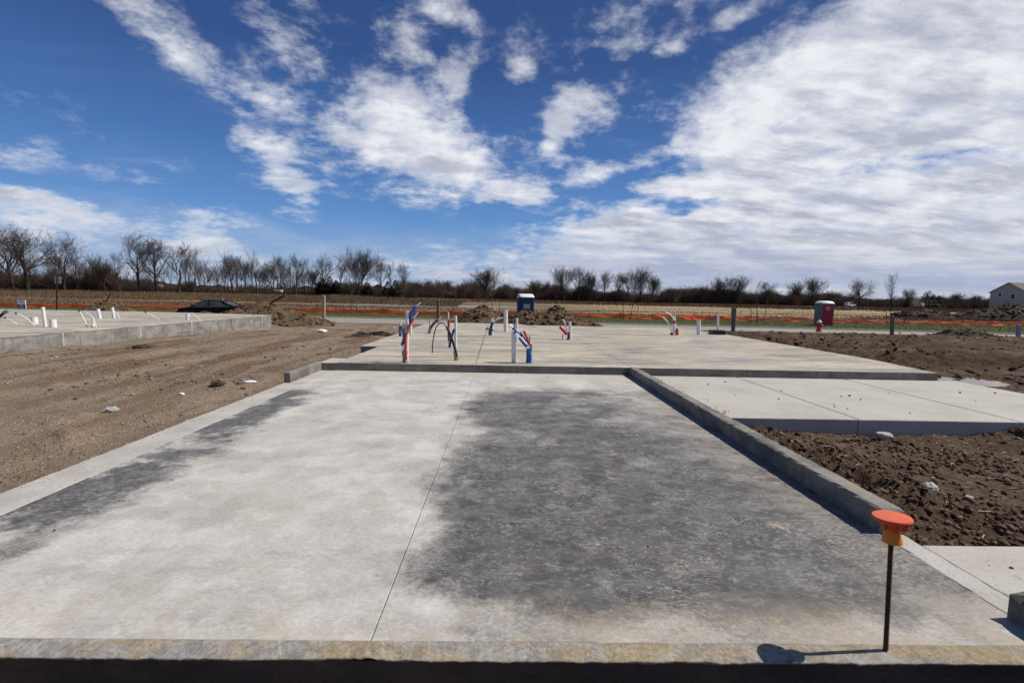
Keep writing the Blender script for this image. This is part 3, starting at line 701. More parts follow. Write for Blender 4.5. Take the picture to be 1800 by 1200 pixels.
# ------------------------------------------------------------------ pipes standing in the slabs
def ring(mb, base, top, r, n=12):
    b, tp = Vector(base), Vector(top); L = (tp-b).length
    return mb.lathe([(r, -.02), (r, L), (r*.84, L), (r*.84, max(L-.2, 0))], b, tp-b, n)
def smooth_path(pts, k=4):
    P = [Vector(p) for p in pts]
    if len(P) < 3: return P
    Q = [P[0]*2-P[1]]+P+[P[-1]*2-P[-2]]; out = []
    for i in range(1, len(Q)-2):
        for j in range(k):
            u = j/k; a, b, c, d = Q[i-1:i+3]
            out.append(.5*((2*b)+(c-a)*u+(2*a-5*b+4*c-d)*u*u+(3*b-a-3*c+d)*u**3))
    return out+[P[-1]]
def pipe_thing(name, label, cat, base, parts, group=None):
    """parts: (part name, material, kind, points, radius[, radius at the end])"""
    t = thing(name, label, cat, base, group)
    for p in parts:
        nm, mat, kind, pts, r = p[:5]; mb = MB()
        if kind == 'pipe': ring(mb, pts[0], pts[1], r)
        elif kind == 'hose': mb.tube(smooth_path(pts), r, 8, True, p[5] if len(p) > 5 else None)
        elif kind == 'band': mb.lathe([(r*.9, 0), (r, .004), (r*1.06, (Vector(pts[1])-Vector(pts[0])).length*.5), (r, (Vector(pts[1])-Vector(pts[0])).length-.004), (r*.9, (Vector(pts[1])-Vector(pts[0])).length)], pts[0], Vector(pts[1])-Vector(pts[0]), 10)
        mb.build(nm, mat, t, smooth=True)
    return t
Y = 7.745
pipe_thing('pipe_stub', 'tall white pipe with red and blue tubing taped to it, near left on house floor', 'pipe', (-1.555, Y, .12), [
    ('pipe', 'pvc', 'pipe', [(-1.555, Y, .12), (-1.546, Y, .952)], .027),
    ('conduit', 'grey_conduit', 'pipe', [(-1.603, Y-.01, .11), (-1.598, Y-.01, .30)], .02),
    ('red_sleeve', 'pex_red', 'hose', [(-1.560, Y-.045, .20), (-1.566, Y-.045, .40), (-1.560, Y-.045, .552), (-1.528, Y-.05, .662), (-1.447, Y-.03, .827)], .023),
    ('tube_tip', 'pex_white', 'hose', [(-1.452, Y-.03, .817), (-1.374, Y-.02, .938)], .011),
    ('blue_sleeve', 'pex_blue', 'hose', [(-1.512, Y+.03, .74), (-1.497, Y+.02, .85), (-1.466, Y+.01, .936), (-1.413, Y, 1.030)], .028),
    ('tube_tip', 'pex_white', 'hose', [(-1.42, Y, 1.015), (-1.339, Y, 1.083)], .011),
    ('blue_tail', 'pex_navy', 'hose', [(-1.626, Y-.03, .404), (-1.590, Y-.035, .52), (-1.600, Y-.03, .63)], .024),
    ('loose_tube', 'pex_white', 'hose', [(-1.619, Y-.03, .42), (-1.604, Y-.03, .33), (-1.594, Y-.02, .26)], .009),
    ('red_end', 'pex_red', 'band', [(-1.552, Y-.045, .165), (-1.554, Y-.045, .225)], .019),
    ('white_tube', 'pex_white', 'hose', [(-1.545, Y-.045, .11), (-1.553, Y-.045, .24)], .014),
    ('white_tube', 'pex_white', 'hose', [(-1.512, Y-.045, .11), (-1.522, Y-.045, .16)], .013),
    ('tape', 'duct_tape', 'band', [(-1.582, Y-.018, .60), (-1.566, Y-.018, .68)], .064),
    ('tape', 'duct_tape', 'band', [(-1.583, Y-.02, .235), (-1.580, Y-.02, .315)], .046)])
Y = 12.69
pipe_thing('tube_stub', 'short blue tube with a white tip behind the tall red and blue taped pipe', 'tube', (-2.712, Y, .12), [
    ('blue_sleeve', 'pex_navy', 'hose', [(-2.712, Y, .10), (-2.720, Y, .24), (-2.705, Y, .40)], .04),
    ('tube_tip', 'pex_white', 'hose', [(-2.71, Y, .30), (-2.715, Y, .42), (-2.694, Y, .55)], .02),
    ('tape', 'duct_tape', 'band', [(-2.714, Y, .20), (-2.715, Y, .28)], .05)])
Y = 13.31
pipe_thing('pipe_stub', 'short white pipe partly hidden behind the red and blue taped pipe', 'pipe', (-2.56, Y, .12), [('pipe', 'pvc', 'pipe', [(-2.563, Y, .12), (-2.563, Y, .449)], .036)])
Y = 13.83
pipe_thing('tube_stub', 'purple foam wrapped tube leaning right beside a thin grey rod', 'tube', (-2.12, Y, .12), [
    ('foam_sleeve', 'foam_purple', 'hose', [(-2.135, Y, .12), (-2.12, Y, .23), (-2.075, Y, .32), (-1.984, Y, .43), (-1.887, Y, .515)], .042),
    ('tube_tip', 'pex_white', 'hose', [(-1.90, Y, .50), (-1.79, Y, .598)], .014),
    ('rod', 'grey_conduit', 'hose', [(-2.112, Y-.06, .12), (-2.131, Y-.06, .56)], .014)])
Y = 8.131
pipe_thing('arched_hose', 'black hose arching over with its thin end hanging above the house floor', 'hose', (-.81, Y, .12), [
    ('thick_hose', 'black_plastic', 'hose', [(-.783, Y, .125), (-.805, Y, .25), (-.838, Y, .370), (-.880, Y, .49), (-.922, Y, .595), (-.968, Y+.01, .685)], .022),
    ('thin_hose', 'black_plastic', 'hose', [(-.968, Y+.01, .685), (-1.0, Y+.015, .722), (-1.05, Y+.02, .745), (-1.10, Y+.02, .728), (-1.145, Y+.01, .66), (-1.172, Y, .56), (-1.192, Y-.01, .42), (-1.202, Y-.02, .239)], .0095),
    ('rod', 'rusty_rebar', 'hose', [(-.812, Y-.02, .11), (-.842, Y-.02, .275)], .010),
    ('tape', 'grey_conduit', 'band', [(-.80, Y-.01, .12), (-.803, Y-.01, .17)], .03)])
Y = 10.126
pipe_thing('pipe_stub', 'white pipe with a red sleeved riser and blue tube behind the black arched hose', 'pipe', (-1.01, Y, .12), [
    ('pipe', 'pvc', 'pipe', [(-1.008, Y, .12), (-1.015, Y, .789)], .028),
    ('red_sleeve', 'pex_red', 'hose', [(-1.152, Y, .26), (-1.160, Y, .48), (-1.163, Y, .715)], .025),
    ('riser', 'pex_white', 'hose', [(-1.152, Y, .11), (-1.160, Y, .5), (-1.169, Y, .865)], .013),
    ('blue_sleeve', 'pex_navy', 'hose', [(-1.105, Y-.02, .33), (-1.04, Y-.02, .515)], .026),
    ('dark_sleeve', 'black_plastic', 'hose', [(-1.135, Y-.01, .12), (-1.11, Y-.02, .27), (-1.085, Y-.02, .36)], .022),
    ('tube_tip', 'pex_white', 'hose', [(-1.09, Y, .70), (-1.02, Y, .754)], .011)])
Y = 13.638
pipe_thing('pipe_stub', 'white pipe wrapped in blue tubing and black tape, thin tubes bending right', 'pipe', (-.334, Y, .12), [
    ('pipe', 'pvc', 'pipe', [(-.330, Y, .12), (-.336, Y, .605)], .034),
    ('blue_sleeve', 'pex_navy', 'hose', [(-.398, Y-.04, .11), (-.388, Y-.04, .26), (-.324, Y-.04, .48)], .042),
    ('thin_tube', 'pex_white', 'hose', [(-.324, Y-.04, .474), (-.240, Y-.04, .565), (-.134, Y-.04, .664)], .013),
    ('thin_tube', 'pex_white', 'hose', [(-.308, Y-.03, .480), (-.181, Y-.03, .580), (-.030, Y-.03, .624)], .013),
    ('thin_tube', 'pex_white', 'hose', [(-.433, Y-.04, .279), (-.47, Y-.04, .36), (-.490, Y-.04, .44)], .010),
    ('tape', 'black_plastic', 'hose', [(-.510, Y-.08, .275), (-.460, Y-.09, .315), (-.39, Y-.09, .285), (-.32, Y-.08, .275), (-.262, Y-.07, .24)], .02)])
Y = 15.09
pipe_thing('pipe_stub', 'thick plain white pipe standing alone in front of the blue portable toilet', 'pipe', (.056, Y, .12), [('pipe', 'pvc', 'pipe', [(.056, Y, .12), (.043, Y, .795)], .062)])
Y = 7.973
pipe_thing('pipe_stub', 'wide grey white pipe at the house floor edge beside the blue tube bundle', 'pipe', (.171, Y, .12), [('pipe', 'pvc', 'pipe', [(.171, Y, .11), (.160, Y, .641)], .037)])
Y = 11.835
pipe_thing('pipe_stub', 'white pipe with a teal tube close behind the wide grey white pipe', 'pipe', (.314, Y, .12), [
    ('pipe', 'pvc', 'pipe', [(.314, Y, .12), (.309, Y, .693)], .030),
    ('teal_tube', 'teal_tube', 'hose', [(.272, Y, .10), (.252, Y, .50), (.247, Y, .70)], .022, .009)])
Y = 7.936
pipe_thing('tube_bundle', 'bright blue tube bundle fanning left with one red sleeve and white tips', 'tubing', (.43, Y, .12), [
    ('blue_bundle', 'pex_blue', 'hose', [(.435, Y, .10), (.440, Y, .22), (.428, Y, .30), (.391, Y, .39)], .034, .026),
    ('navy_bundle', 'pex_navy', 'hose', [(.398, Y+.03, .10), (.402, Y+.03, .22), (.398, Y+.02, .36)], .026),
    ('blue_sleeve', 'pex_blue', 'hose', [(.401, Y-.03, .366), (.324, Y-.03, .449), (.250, Y-.03, .540)], .021),
    ('blue_sleeve', 'pex_blue', 'hose', [(.39, Y, .403), (.284, Y, .552), (.169, Y, .680)], .021),
    ('blue_sleeve', 'pex_navy', 'hose', [(.409, Y+.03, .404), (.331, Y+.03, .534), (.262, Y+.03, .625)], .020),
    ('red_sleeve', 'pex_red', 'hose', [(.428, Y, .423), (.378, Y, .545), (.325, Y, .652)], .021),
    ('white_tube', 'pex_white', 'hose', [(.180, Y, .665), (.135, Y, .715), (.090, Y, .748)], .010),
    ('white_tube', 'pex_white', 'hose', [(.371, Y-.05, .441), (.265, Y-.05, .552), (.172, Y-.05, .625)], .011),
    ('white_tube', 'pex_white', 'hose', [(.40, Y-.04, .42), (.33, Y-.04, .50), (.30, Y-.04, .56)], .010),
    ('rod', 'black_plastic', 'hose', [(.434, Y, .40), (.420, Y, .575)], .007),
    ('tube_cap', 'black_plastic', 'band', [(.160, Y, .672), (.145, Y, .70)], .022),
    ('tube_cap', 'black_plastic', 'band', [(.190, Y-.05, .610), (.172, Y-.05, .628)], .018),
    ('tape', 'pex_white', 'band', [(.372, Y-.02, .365), (.390, Y-.02, .400)], .034),
    ('grey_stub', 'grey_conduit', 'pipe', [(.452, Y, .33), (.452, Y, .433)], .018)])
Y = 12.609
pipe_thing('pipe_stub', 'white pipe with a red foam tube leaning left and a thin white tube', 'pipe', (1.736, Y, .12), [
    ('pipe', 'pvc', 'pipe', [(1.736, Y, .12), (1.721, Y, .60)], .034),
    ('red_sleeve', 'pex_red', 'hose', [(1.457, Y-.03, .458), (1.549, Y-.03, .371), (1.642, Y-.03, .262)], .045),
    ('white_tube', 'pex_white', 'hose', [(1.526, Y, .653), (1.590, Y, .55), (1.650, Y, .30)], .015),
    ('dark_sleeve', 'rusty_rebar', 'hose', [(1.661, Y-.03, .10), (1.690, Y-.03, .20), (1.665, Y-.03, .32)], .03),
    ('thin_rod', 'grey_conduit', 'hose', [(1.590-.06, Y, .10), (1.600-.06, Y, .27)], .012)])
Y = 14.981
pipe_thing('pipe_stub', 'white pipe with a red band and two thin white tubes arcing left', 'pipe', (5.307, Y, .12), [
    ('pipe', 'pvc', 'pipe', [(5.307, Y, .12), (5.294, Y, .724)], .044),
    ('thin_tube', 'pex_white', 'hose', [(5.244, Y, .12), (5.199, Y, .314), (5.099, Y, .525), (4.931, Y, .681)], .019),
    ('thin_tube', 'pex_white', 'hose', [(5.274, Y-.05, .60), (5.159, Y-.05, .756), (4.995, Y-.05, .841)], .019),
    ('thin_tube', 'pex_white', 'hose', [(5.400, Y, .28), (5.370, Y, .40), (5.322, Y, .530)], .017),
    ('red_band', 'pex_red', 'band', [(5.298, Y, .485), (5.294, Y, .570)], .052),
    ('red_sleeve', 'pex_red', 'hose', [(5.408, Y, .10), (5.402, Y, .22), (5.395, Y, .33)], .045),
    ('tube_cap', 'black_plastic', 'band', [(5.225, Y, .12), (5.23, Y, .19)], .035)])
Y = 15.442
pipe_thing('pipe_stub', 'short thick plain white pipe near the back right of the house floor', 'pipe', (6.271, Y, .12), [('pipe', 'pvc', 'pipe', [(6.271, Y, .11), (6.250, Y, .578)], .060)])
Y = 15.75
t = pipe_thing('pipe_stub', 'slim white pipe standing in a black tray at the back right of the house floor', 'pipe', (7.02, Y, .12), [('pipe', 'pvc', 'pipe', [(7.029, Y, .12), (6.995, Y, .80)], .034)])
mb = MB()
for c, s in (((7.0, Y, .135), (.42, .36, .02)), ((6.80, Y, .195), (.02, .36, .12)), ((7.20, Y, .195), (.02, .36, .12)), ((7.0, Y-.18, .19), (.40, .02, .13)), ((7.0, Y+.18, .19), (.40, .02, .13))): mb.box(c, s)
t = thing('black_tray', 'black plastic tray around the slim white pipe', 'tray', (7.0, Y, .12)); mb.build('tray', 'black_plastic', t, bevel=.006)
MB().lathe([(0, .0), (.07, .005), (.09, .04), (.05, .09), (0, .10)], (6.86, Y-.02, .15), n=9).build('gravel_fill', 'rubble', t, True)
# neighbouring slab
for lab, p, r in [('tall white pipe at the left of the neighbouring slab, between two short wide pipes', [(-11.877, 12.694, .18), (-11.915, 12.694, .705)], .040),
                  ('short wide white pipe left of the tall pipe on the neighbouring slab', [(-13.042, 13.629, .18), (-13.05, 13.629, .39)], .080),
                  ('short wide white pipe right of the tall pipe on the neighbouring slab', [(-11.55, 12.56, .18), (-11.56, 12.56, .404)], .075),
                  ('slim white pipe standing left of two on the neighbouring slab before the small dirt heap', [(-13.657, 16.56, .18), (-13.71, 16.56, .526)], .048),
                  ('slim white pipe right of two on the neighbouring slab before the small dirt heap', [(-13.581, 17.038, .18), (-13.61, 17.038, .575)], .045),
                  ('short white pipe near the edge of the neighbouring slab below the black car', [(-10.921, 16.86, .18), (-10.916, 16.86, .416)], .060)]:
    pipe_thing('pipe_stub', lab, 'pipe', p[0], [('pipe', 'pvc', 'pipe', p, r)])
pipe_thing('pipe_stub', 'thin white flanged pipe between two bent thin tubes on the neighbouring slab', 'pipe', (-10.749, 12.805, .2), [
    ('pipe', 'pvc', 'pipe', [(-10.749, 12.805, .18), (-10.749, 12.805, .453)], .024), ('flange', 'pvc', 'band', [(-10.749, 12.805, .2), (-10.749, 12.805, .28)], .036)])
for lab, pts, cap in [('thin white tube bending left from the flanged pipe on the neighbouring slab', [(-10.631, 12.75, .19), (-10.675, 12.75, .40), (-10.75, 12.75, .50), (-10.87, 12.75, .575)], 0),
                      ('thin white tube leaning left of the flanged pipe with a dark end', [(-10.90, 12.80, .19), (-10.97, 12.80, .40), (-11.07, 12.80, .60)], 1),
                      ('thin white tube with a dark end leaning left at the short wide pipes', [(-12.44, 13.0, .19), (-12.60, 13.0, .35), (-12.72, 13.0, .43), (-12.88, 13.0, .50)], 1),
                      ('thin white tube leaning low left of the short wide pipes', [(-13.40, 13.5, .19), (-13.50, 13.5, .26), (-13.68, 13.5, .345)], 1),
                      ('long thin white tube leaning left in the middle of the neighbouring slab', [(-11.66, 16.55, .19), (-11.85, 16.55, .30), (-12.09, 16.55, .43)], 1),
                      ('thin white tube leaning over the short pipe below the black car', [(-10.47, 16.86, .19), (-10.62, 16.86, .32), (-10.78, 16.86, .43)], 0),
                      ('thin white tube leaning right beside the slim pipe before the small dirt heap', [(-13.344, 17.0, .19), (-13.41, 17.0, .33), (-13.50, 17.0, .43)], 0)]:
    pr = [('tube', 'pex_white', 'hose', pts, .0135)]
    if cap: pr.append(('tube_cap', 'black_plastic', 'band', [pts[-1], tuple(Vector(pts[-1])+(Vector(pts[-1])-Vector(pts[-2])).normalized()*.05)], .022))
    pipe_thing('thin_tube', lab, 'tube', pts[0], pr)
pipe_thing('black_pipe', 'black pipe leaning up with a grey tip at the left edge of the neighbouring slab', 'pipe', (-13.9, 13.16, .2), [
    ('pipe', 'black_plastic', 'hose', [(-13.95, 13.16, .10), (-13.577, 13.162, .36), (-13.36, 13.162, .53)], .036),
    ('pipe_tip', 'grey_conduit', 'hose', [(-13.39, 13.162, .52), (-13.262, 13.162, .572)], .045)])

# ------------------------------------------------------------------ rebar with safety cap
t = thing('rebar_stake', 'rusty rebar stake with an orange safety cap standing on the front ledge', 'rebar', (1.358, 1.565, -.005))
MB().tube([(1.355, 1.565, -.06), (1.348, 1.565, .15), (1.334, 1.565, .46)], .0070, 10).build('bar', 'rusty_rebar', t, True)
mb = MB()
for i in range(46):
    q = .004+i*.0087; x = 1.3548-.045*q
    mb.lathe([(.0069, 0), (.0086, .0012), (.0086, .0026), (.0069, .0038)], (x, 1.565, q), n=8)
mb.build('ribs', 'rusty_rebar', t, True)
ax = (-.06, .05, 1); c = (1.3345+.06*.43, 1.565-.05*.43, .034)
cap = MB().lathe([(0, .452), (.042, .4522), (.0555, .4508), (.0575, .4475), (.0575, .4435), (.0555, .4405), (.045, .4385), (.02, .438)], c, ax, 40).build('cap_disc', 'cap_orange', t, True)
mb = MB().lathe([(.042, .4395), (.034, .429), (.0265, .414), (.0228, .400), (.0245, .387), (.0288, .372), (.0300, .362), (.0262, .362), (.0205, .40)], c, ax, 24)
for k in range(6):
    a = k*math.pi/3+.3
    rot = Matrix.Rotation(a, 3, 'Z')
    mb.box(Vector(c)+Vector((-.0247, .0206, .412))+rot @ Vector((.030, 0, .010)), (.018, .003, .030), rot)
mb.build('cap_collar', 'cap_collar', t, True)

# ------------------------------------------------------------------ posts, stakes, signs
def post(label, x, y, z0, z1, w, mat, lean=(0, 0), cat='post', name='survey_post', group=None):
    t = thing(name, label, cat, (x, y, z0), group)
    b = MB(); top = Vector((x+lean[0], y+lean[1], z1)); bot = Vector((x, y, z0-.15))
    vs = []
    for p, k in ((bot, 1), (top-Vector((0, 0, w*.25)), 1), (top, .8)):
        for a, c2 in ((-1, -1), (1, -1), (1, 1), (-1, 1)): vs.append(p+Vector((a*w/2*k, c2*w/2*k, 0)))
    fs = [(0, 1, 2, 3)[::-1], (8, 9, 10, 11)]
    for l in (0, 4):
        for k in range(4): fs.append((l+k, l+(k+1) % 4, l+4+(k+1) % 4, l+4+k))
    b.add(vs, fs).build('post_shaft', mat, t)
    return t
t = post('pale wooden post by the street left of the foundation', -14.47, 39, -.95, 1.05, .20, 'weathered_wood', (.03, 0), name='wooden_post')
t = post('tall dark post rising behind the purple tube at the far edge of the house floor', -4.91, 36, -.95, .89, .15, 'grey_wood', (0, 0), name='wooden_post')
MB().box((-4.99, 35.985, -.03), (.05, .12, 1.78)).build('metal_strip', 'black_plastic', t)
t = post('grey post with a pale side by the street right of the black tray', 15.30, 32, -.9, .82, .17, 'grey_wood', (-.08, 0), name='wooden_post')
MB().box((15.36, 31.985, .02), (.055, .15, 1.62)).build('pale_strip', 'weathered_wood', t)
post('grey wooden post by the street right of the hydrant, before the staked young tree', 26.88, 33, -.95, .48, .17, 'grey_wood', (-.1, 0), name='wooden_post')
post('short bluish grey post at the far right edge of the mud', 31.47, 29, -.95, .17, .16, 'sign_back', (-.08, 0), name='metal_post')
t = thing('street_sign', 'small grey sign seen from behind on a tall black post, far left', 'sign', (-40.1, 44, -.95))
MB().tube([(-40.1, 44, -1.05), (-39.87, 44, 2.30)], .065, 8).build('sign_post', 'black_plastic', t)
MB().box((-39.86, 44.05, 1.92), (.56, .03, .62)).build('sign_plate', 'sign_back', t, bevel=.01)
for z in (1.75, 2.08): MB().box((-39.88, 43.96, z), (.14, .05, .05)).build('clamp', 'steel', t)

def text_mesh(name, body, size, loc, mat, parent, rot=(R(90), 0, 0), ext=.004):
    cu = bpy.data.curves.new(name, 'FONT'); cu.body = body; cu.size = size; cu.align_x = 'CENTER'; cu.align_y = 'CENTER'; cu.extrude = ext
    tmp = bpy.data.objects.new(name+'_tmp', cu); COL.objects.link(tmp)
    bpy.context.view_layer.update()
    me = bpy.data.meshes.new_from_object(tmp.evaluated_get(bpy.context.evaluated_depsgraph_get()))
    bpy.data.objects.remove(tmp); bpy.data.curves.remove(cu)
    me.materials.clear(); me.name = name
    o = link(name, me, mat, parent); o.location = loc; o.rotation_euler = rot
    return o
t = thing('open_house_sign', 'white and navy OPEN HOUSE yard sign on thin legs, far left by the street', 'sign', (-37.25, 38, -.95), None, R(-14))
for o in (MB().box((0, 0, .86), (.84, .03, .72)).build('sign_board', 'sign_white', t, origin=(0, 0, 0)),
          MB().box((0, -.020, .67), (.80, .012, .33)).build('navy_panel', 'sign_navy', t, origin=(0, 0, 0))): pass
for s in (-1, 1): MB().tube([(s*.30, .02, -.15), (s*.30, .02, 1.2)], .018, 6).build('leg', 'dark_wood', t, origin=(0, 0, 0))
text_mesh('lettering', 'OPEN', .17, (0, -.030, .745), 'lettering', t)
text_mesh('lettering', 'HOUSE', .17, (0, -.030, .595), 'lettering', t)
mb = MB()
mb.box((-.075, -.022, 1.12), (.19, .008, .03), Matrix.Rotation(R(-24), 3, 'Y')); mb.box((.075, -.023, 1.12), (.19, .008, .03), Matrix.Rotation(R(24), 3, 'Y')); mb.box((0, -.022, 1.0), (.46, .008, .022))
mb.build('emblem', 'sign_navy', t, origin=(0, 0, 0))

# ------------------------------------------------------------------ puddles by the porch
def m_water():
    m, t = new_mat('muddy_water')
    P = t.n('ShaderNodeNewGeometry').outputs['Position']; n = t.noise(P, 2.0, 3, .5); w = t.noise(P, 9, 3, .5)
    finish(m, t, t.mix(t.mr(n, .35, .65), (.16, .085, .03), (.12, .07, .03)), .06, t.bump(w, .05, .01), .5)
m_water()
def water(name, cx, cy, rx, ry, z, seed):
    n = 48; a = np.linspace(0, 2*math.pi, n, endpoint=False); k = 1+.35*fbm(np.cos(a)*1.3+seed, np.sin(a)*1.3+seed, 3)
    v = np.stack([cx+rx*k*np.cos(a), cy+ry*k*np.sin(a), np.full(n, z)], 1)
    MBw = MB().add([tuple(p) for p in v], [tuple(range(n))]); tag(MBw.build(name, 'muddy_water'), kind='structure')
water('puddle', 8.1, 7.7, 1.0, 2.2, -.125, 3)

# ------------------------------------------------------------------ heaps of dug earth
def m_heap(name, a, b, c):
    m, t = new_mat(name)
    P = t.n('ShaderNodeNewGeometry').outputs['Position']
    n = t.noise(P, 2.2, 7, .68); f = t.noise(P, 14, 6, .7)
    col = t.ramp(n, [(.32, a), (.50, b), (.68, c)])
    col = t.mix(t.mr(f, .35, .62, .6, 0), col, tuple(q*.45 for q in a))
    return finish(m, t, col, .95, t.bump(t.math('ADD', f, n), 1.0, .12), .1)
m_heap('heap_earth', (.085, .055, .035), (.175, .115, .070), (.27, .185, .115))
m_heap('heap_dark', (.040, .028, .021), (.085, .060, .045), (.15, .115, .088))
def heap(label, cx, cy, z0, rx, ry, h, seed, mat='heap_earth', lobes=(), nclod=160, cs=.14, name='dirt_heap'):
    t = thing(name, label, 'dirt heap', (cx, cy, z0))
    n = 84; u = np.linspace(-1.25, 1.25, n); U, V = np.meshgrid(u, u)
    X = cx+U*rx; Yy = cy+V*ry
    r = np.sqrt(U*U+V*V); prof = np.clip(1-r, -.2, 1)
    H = h*np.maximum(prof, 0)**.8
    for (lx, ly, lr, lh) in lobes: H = np.maximum(H, lh*np.clip(1-np.hypot((U-lx)/lr, (V-ly)/lr), 0, 1)**.6)
    k = np.clip(H/(h*.3), 0, 1)
    Z = z0+H*(1+.22*fbm(X*.6+seed, Yy*.6, 3))+k*(.16*h*fbm(X*1.6+seed, Yy*1.6+seed, 5, .68)+.09*np.maximum(0, fbm(X*4+seed, Yy*4, 4, .7)))-.3*(1-np.clip(H/(h*.08), 0, 1))
    v = np.stack([X, Yy, Z], -1).reshape(-1, 3)-np.array([cx, cy, z0]); I, J = np.meshgrid(np.arange(n-1), np.arange(n-1)); a = (J*n+I).ravel()
    np_mesh('heap_body', v, np.stack([a, a+1, a+n+1, a+n], -1), MATS[mat], t, False)
    rg = np.random.default_rng(seed); c = []
    idx = rg.integers(0, n*n, nclod*6); ok = (H.ravel()[idx] > h*.05); idx = idx[ok][:nclod]
    pv, pf = clod_geo(v[idx], cs*(.35+1.0*rg.random(len(idx))**2), rg)
    o = np_mesh('clods', pv, pf, MATS[mat], t); o['kind'] = 'stuff'
    return t
_ico = None
def clod_geo(c, s, rg, flat=.75):
    """many lumpy stones as one vertex/face set (20 triangles each)"""
    global _ico
    if _ico is None:
        g = (1+5**.5)/2
        iv = np.array([(-1, g, 0), (1, g, 0), (-1, -g, 0), (1, -g, 0), (0, -1, g), (0, 1, g), (0, -1, -g), (0, 1, -g), (g, 0, -1), (g, 0, 1), (-g, 0, -1), (-g, 0, 1)], float); iv /= np.linalg.norm(iv[0])
        fi = np.array([(0, 11, 5), (0, 5, 1), (0, 1, 7), (0, 7, 10), (0, 10, 11), (1, 5, 9), (5, 11, 4), (11, 10, 2), (10, 7, 6), (7, 1, 8), (3, 9, 4), (3, 4, 2), (3, 2, 6), (3, 6, 8), (3, 8, 9), (4, 9, 5), (2, 4, 11), (6, 2, 10), (8, 6, 7), (9, 8, 1)])
        _ico = (iv, fi)
    iv, fi = _ico; n = len(c)
    k = .35+.95*rg.random((n, 12, 1))
    sc = np.stack([.7+.7*rg.random(n), .7+.7*rg.random(n), flat*(.6+.6*rg.random(n))], 1)[:, None, :]
    v = iv[None]*k*sc*np.asarray(s)[:, None, None]
    a = rg.random(n)*6.28; ca, sa = np.cos(a)[:, None], np.sin(a)[:, None]
    x = v[..., 0]*ca-v[..., 1]*sa; y = v[..., 0]*sa+v[..., 1]*ca
    v = np.stack([x, y, v[..., 2]], -1)+np.asarray(c)[:, None, :]
    f = fi[None]+12*np.arange(n)[:, None, None]
    return v.reshape(-1, 3), f.reshape(-1, 3)
heap('small light brown dirt heap on the far left before the orange fence', -23.8, 29.5, -.72, 2.1, 1.7, 1.3, 3, lobes=((.35, 0, .6, .8), (-.4, .1, .5, .6)), nclod=220, cs=.12)
heap('long brown dirt heap in front of the black car beside the neighbouring slab', -14.9, 29.3, -.72, 4.8, 3.0, .95, 17, lobes=((.12, 0, .42, 1.45), (.38, .1, .4, 1.0), (-.60, 0, .55, .62), (-.22, 0, .48, .92)), nclod=520, cs=.15)
heap('brown dirt heap left of the blue portable toilet, behind the house floor', -1.2, 28.3, -.75, 2.3, 2.0, 1.45, 29, lobes=((-.55, -.1, .5, .7), (.5, 0, .6, 1.05)), nclod=520, cs=.13)
heap('brown dirt heap in front of and right of the blue portable toilet', 2.6, 26.3, -.60, 2.9, 2.1, 1.1, 41, lobes=((.10, 0, .5, 1.35), (-.5, 0, .5, 1.15), (.62, 0, .5, .62), (-.9, -.1, .4, .6)), nclod=650, cs=.13)
heap('low dark mud heap at the far right with a white scrap, before the grass verge', 31.0, 32.0, -.95, 2.6, 1.6, .62, 53, 'heap_dark', nclod=200, cs=.14)
heap('broad dark rubble heap before the grey house at the far right', 80.5, 76, -.35, 7.5, 4.0, 2.0, 67, 'heap_dark', lobes=((-.7, 0, .5, .9), (.6, 0, .6, 1.6)), nclod=500, cs=.3)
heap('low dark earth heap in the field left of the broad rubble heap', 67.5, 77, -.35, 4.6, 3, .95, 71, 'heap_dark', lobes=((.6, 0, .5, .7),), nclod=260, cs=.26)
heap('small dark dirt pile at the back edge of the house floor, left', -4.3, 17.0, -.5, 1.2, 1.9, .36, 83, 'heap_dark', lobes=((-.4, -.4, .6, .4),), nclod=260, cs=.08)
heap('thin spread of dark clods along the back edge of the house floor, right', 5.0, 20.6, -.5, 2.6, 1.2, .55, 91, 'heap_earth', lobes=((.6, 0, .5, .4),), nclod=320, cs=.08)
t = thing('plank', 'dark plank sticking up out of the long dirt heap beside the black car', 'plank', (-13.7, 29.2, .55))
MB().box((-13.55, 29.2, .80), (1.05, .14, .09), Matrix.Rotation(R(-30), 3, 'Y')).build('plank', 'dark_wood', t, bevel=.008)
t = thing('stick', 'dark stick leaning out of the small light brown dirt heap', 'stick', (-23.9, 29.5, .2))
MB().tube([(-24.05, 29.4, .05), (-23.5, 29.4, 1.02)], .035, 6).build('stick', 'dark_wood', t)

# ------------------------------------------------------------------ loose stuff on the bare ground
def scatter(name, n, xr, yr, smin, smax, mat, seed, clump=None, sink=.25, flat=.75, zf=None):
    rg = np.random.default_rng(seed); x = xr[0]+(xr[1]-xr[0])*rg.random(n); y = yr[0]+(yr[1]-yr[0])*rg.random(n)**1.25
    if clump is not None:
        k = clump(x, y) > rg.random(n); x = x[k]; y = y[k]; n = len(x)
    s = smin+(smax-smin)*rg.random(n)**3.5
    z = (ground_z(x, y) if zf is None else zf(x, y))-s*sink+s*.5
    v, f = clod_geo(np.stack([x, y, z], 1), s, rg, flat)
    return tag(np_mesh(name, v, f, MATS[mat]), kind='stuff')
def m_stones(name, cols):
    m, t = new_mat(name); r = t.n('ShaderNodeNewGeometry').outputs['Random Per Island']; P = t.n('ShaderNodeNewGeometry').outputs['Position']
    col = t.ramp(r, cols); f = t.noise(P, 60, 4, .7)
    return finish(m, t, t.mix(t.mr(f, .35, .65, .35, 0), col, (.05, .035, .025)), .92, t.bump(f, .6, .006), .15)
m_stones('pebbles', [(.0, (.17, .125, .09)), (.35, (.26, .20, .145)), (.65, (.22, .19, .165)), (.9, (.36, .32, .27)), (1.0, (.48, .45, .41))])
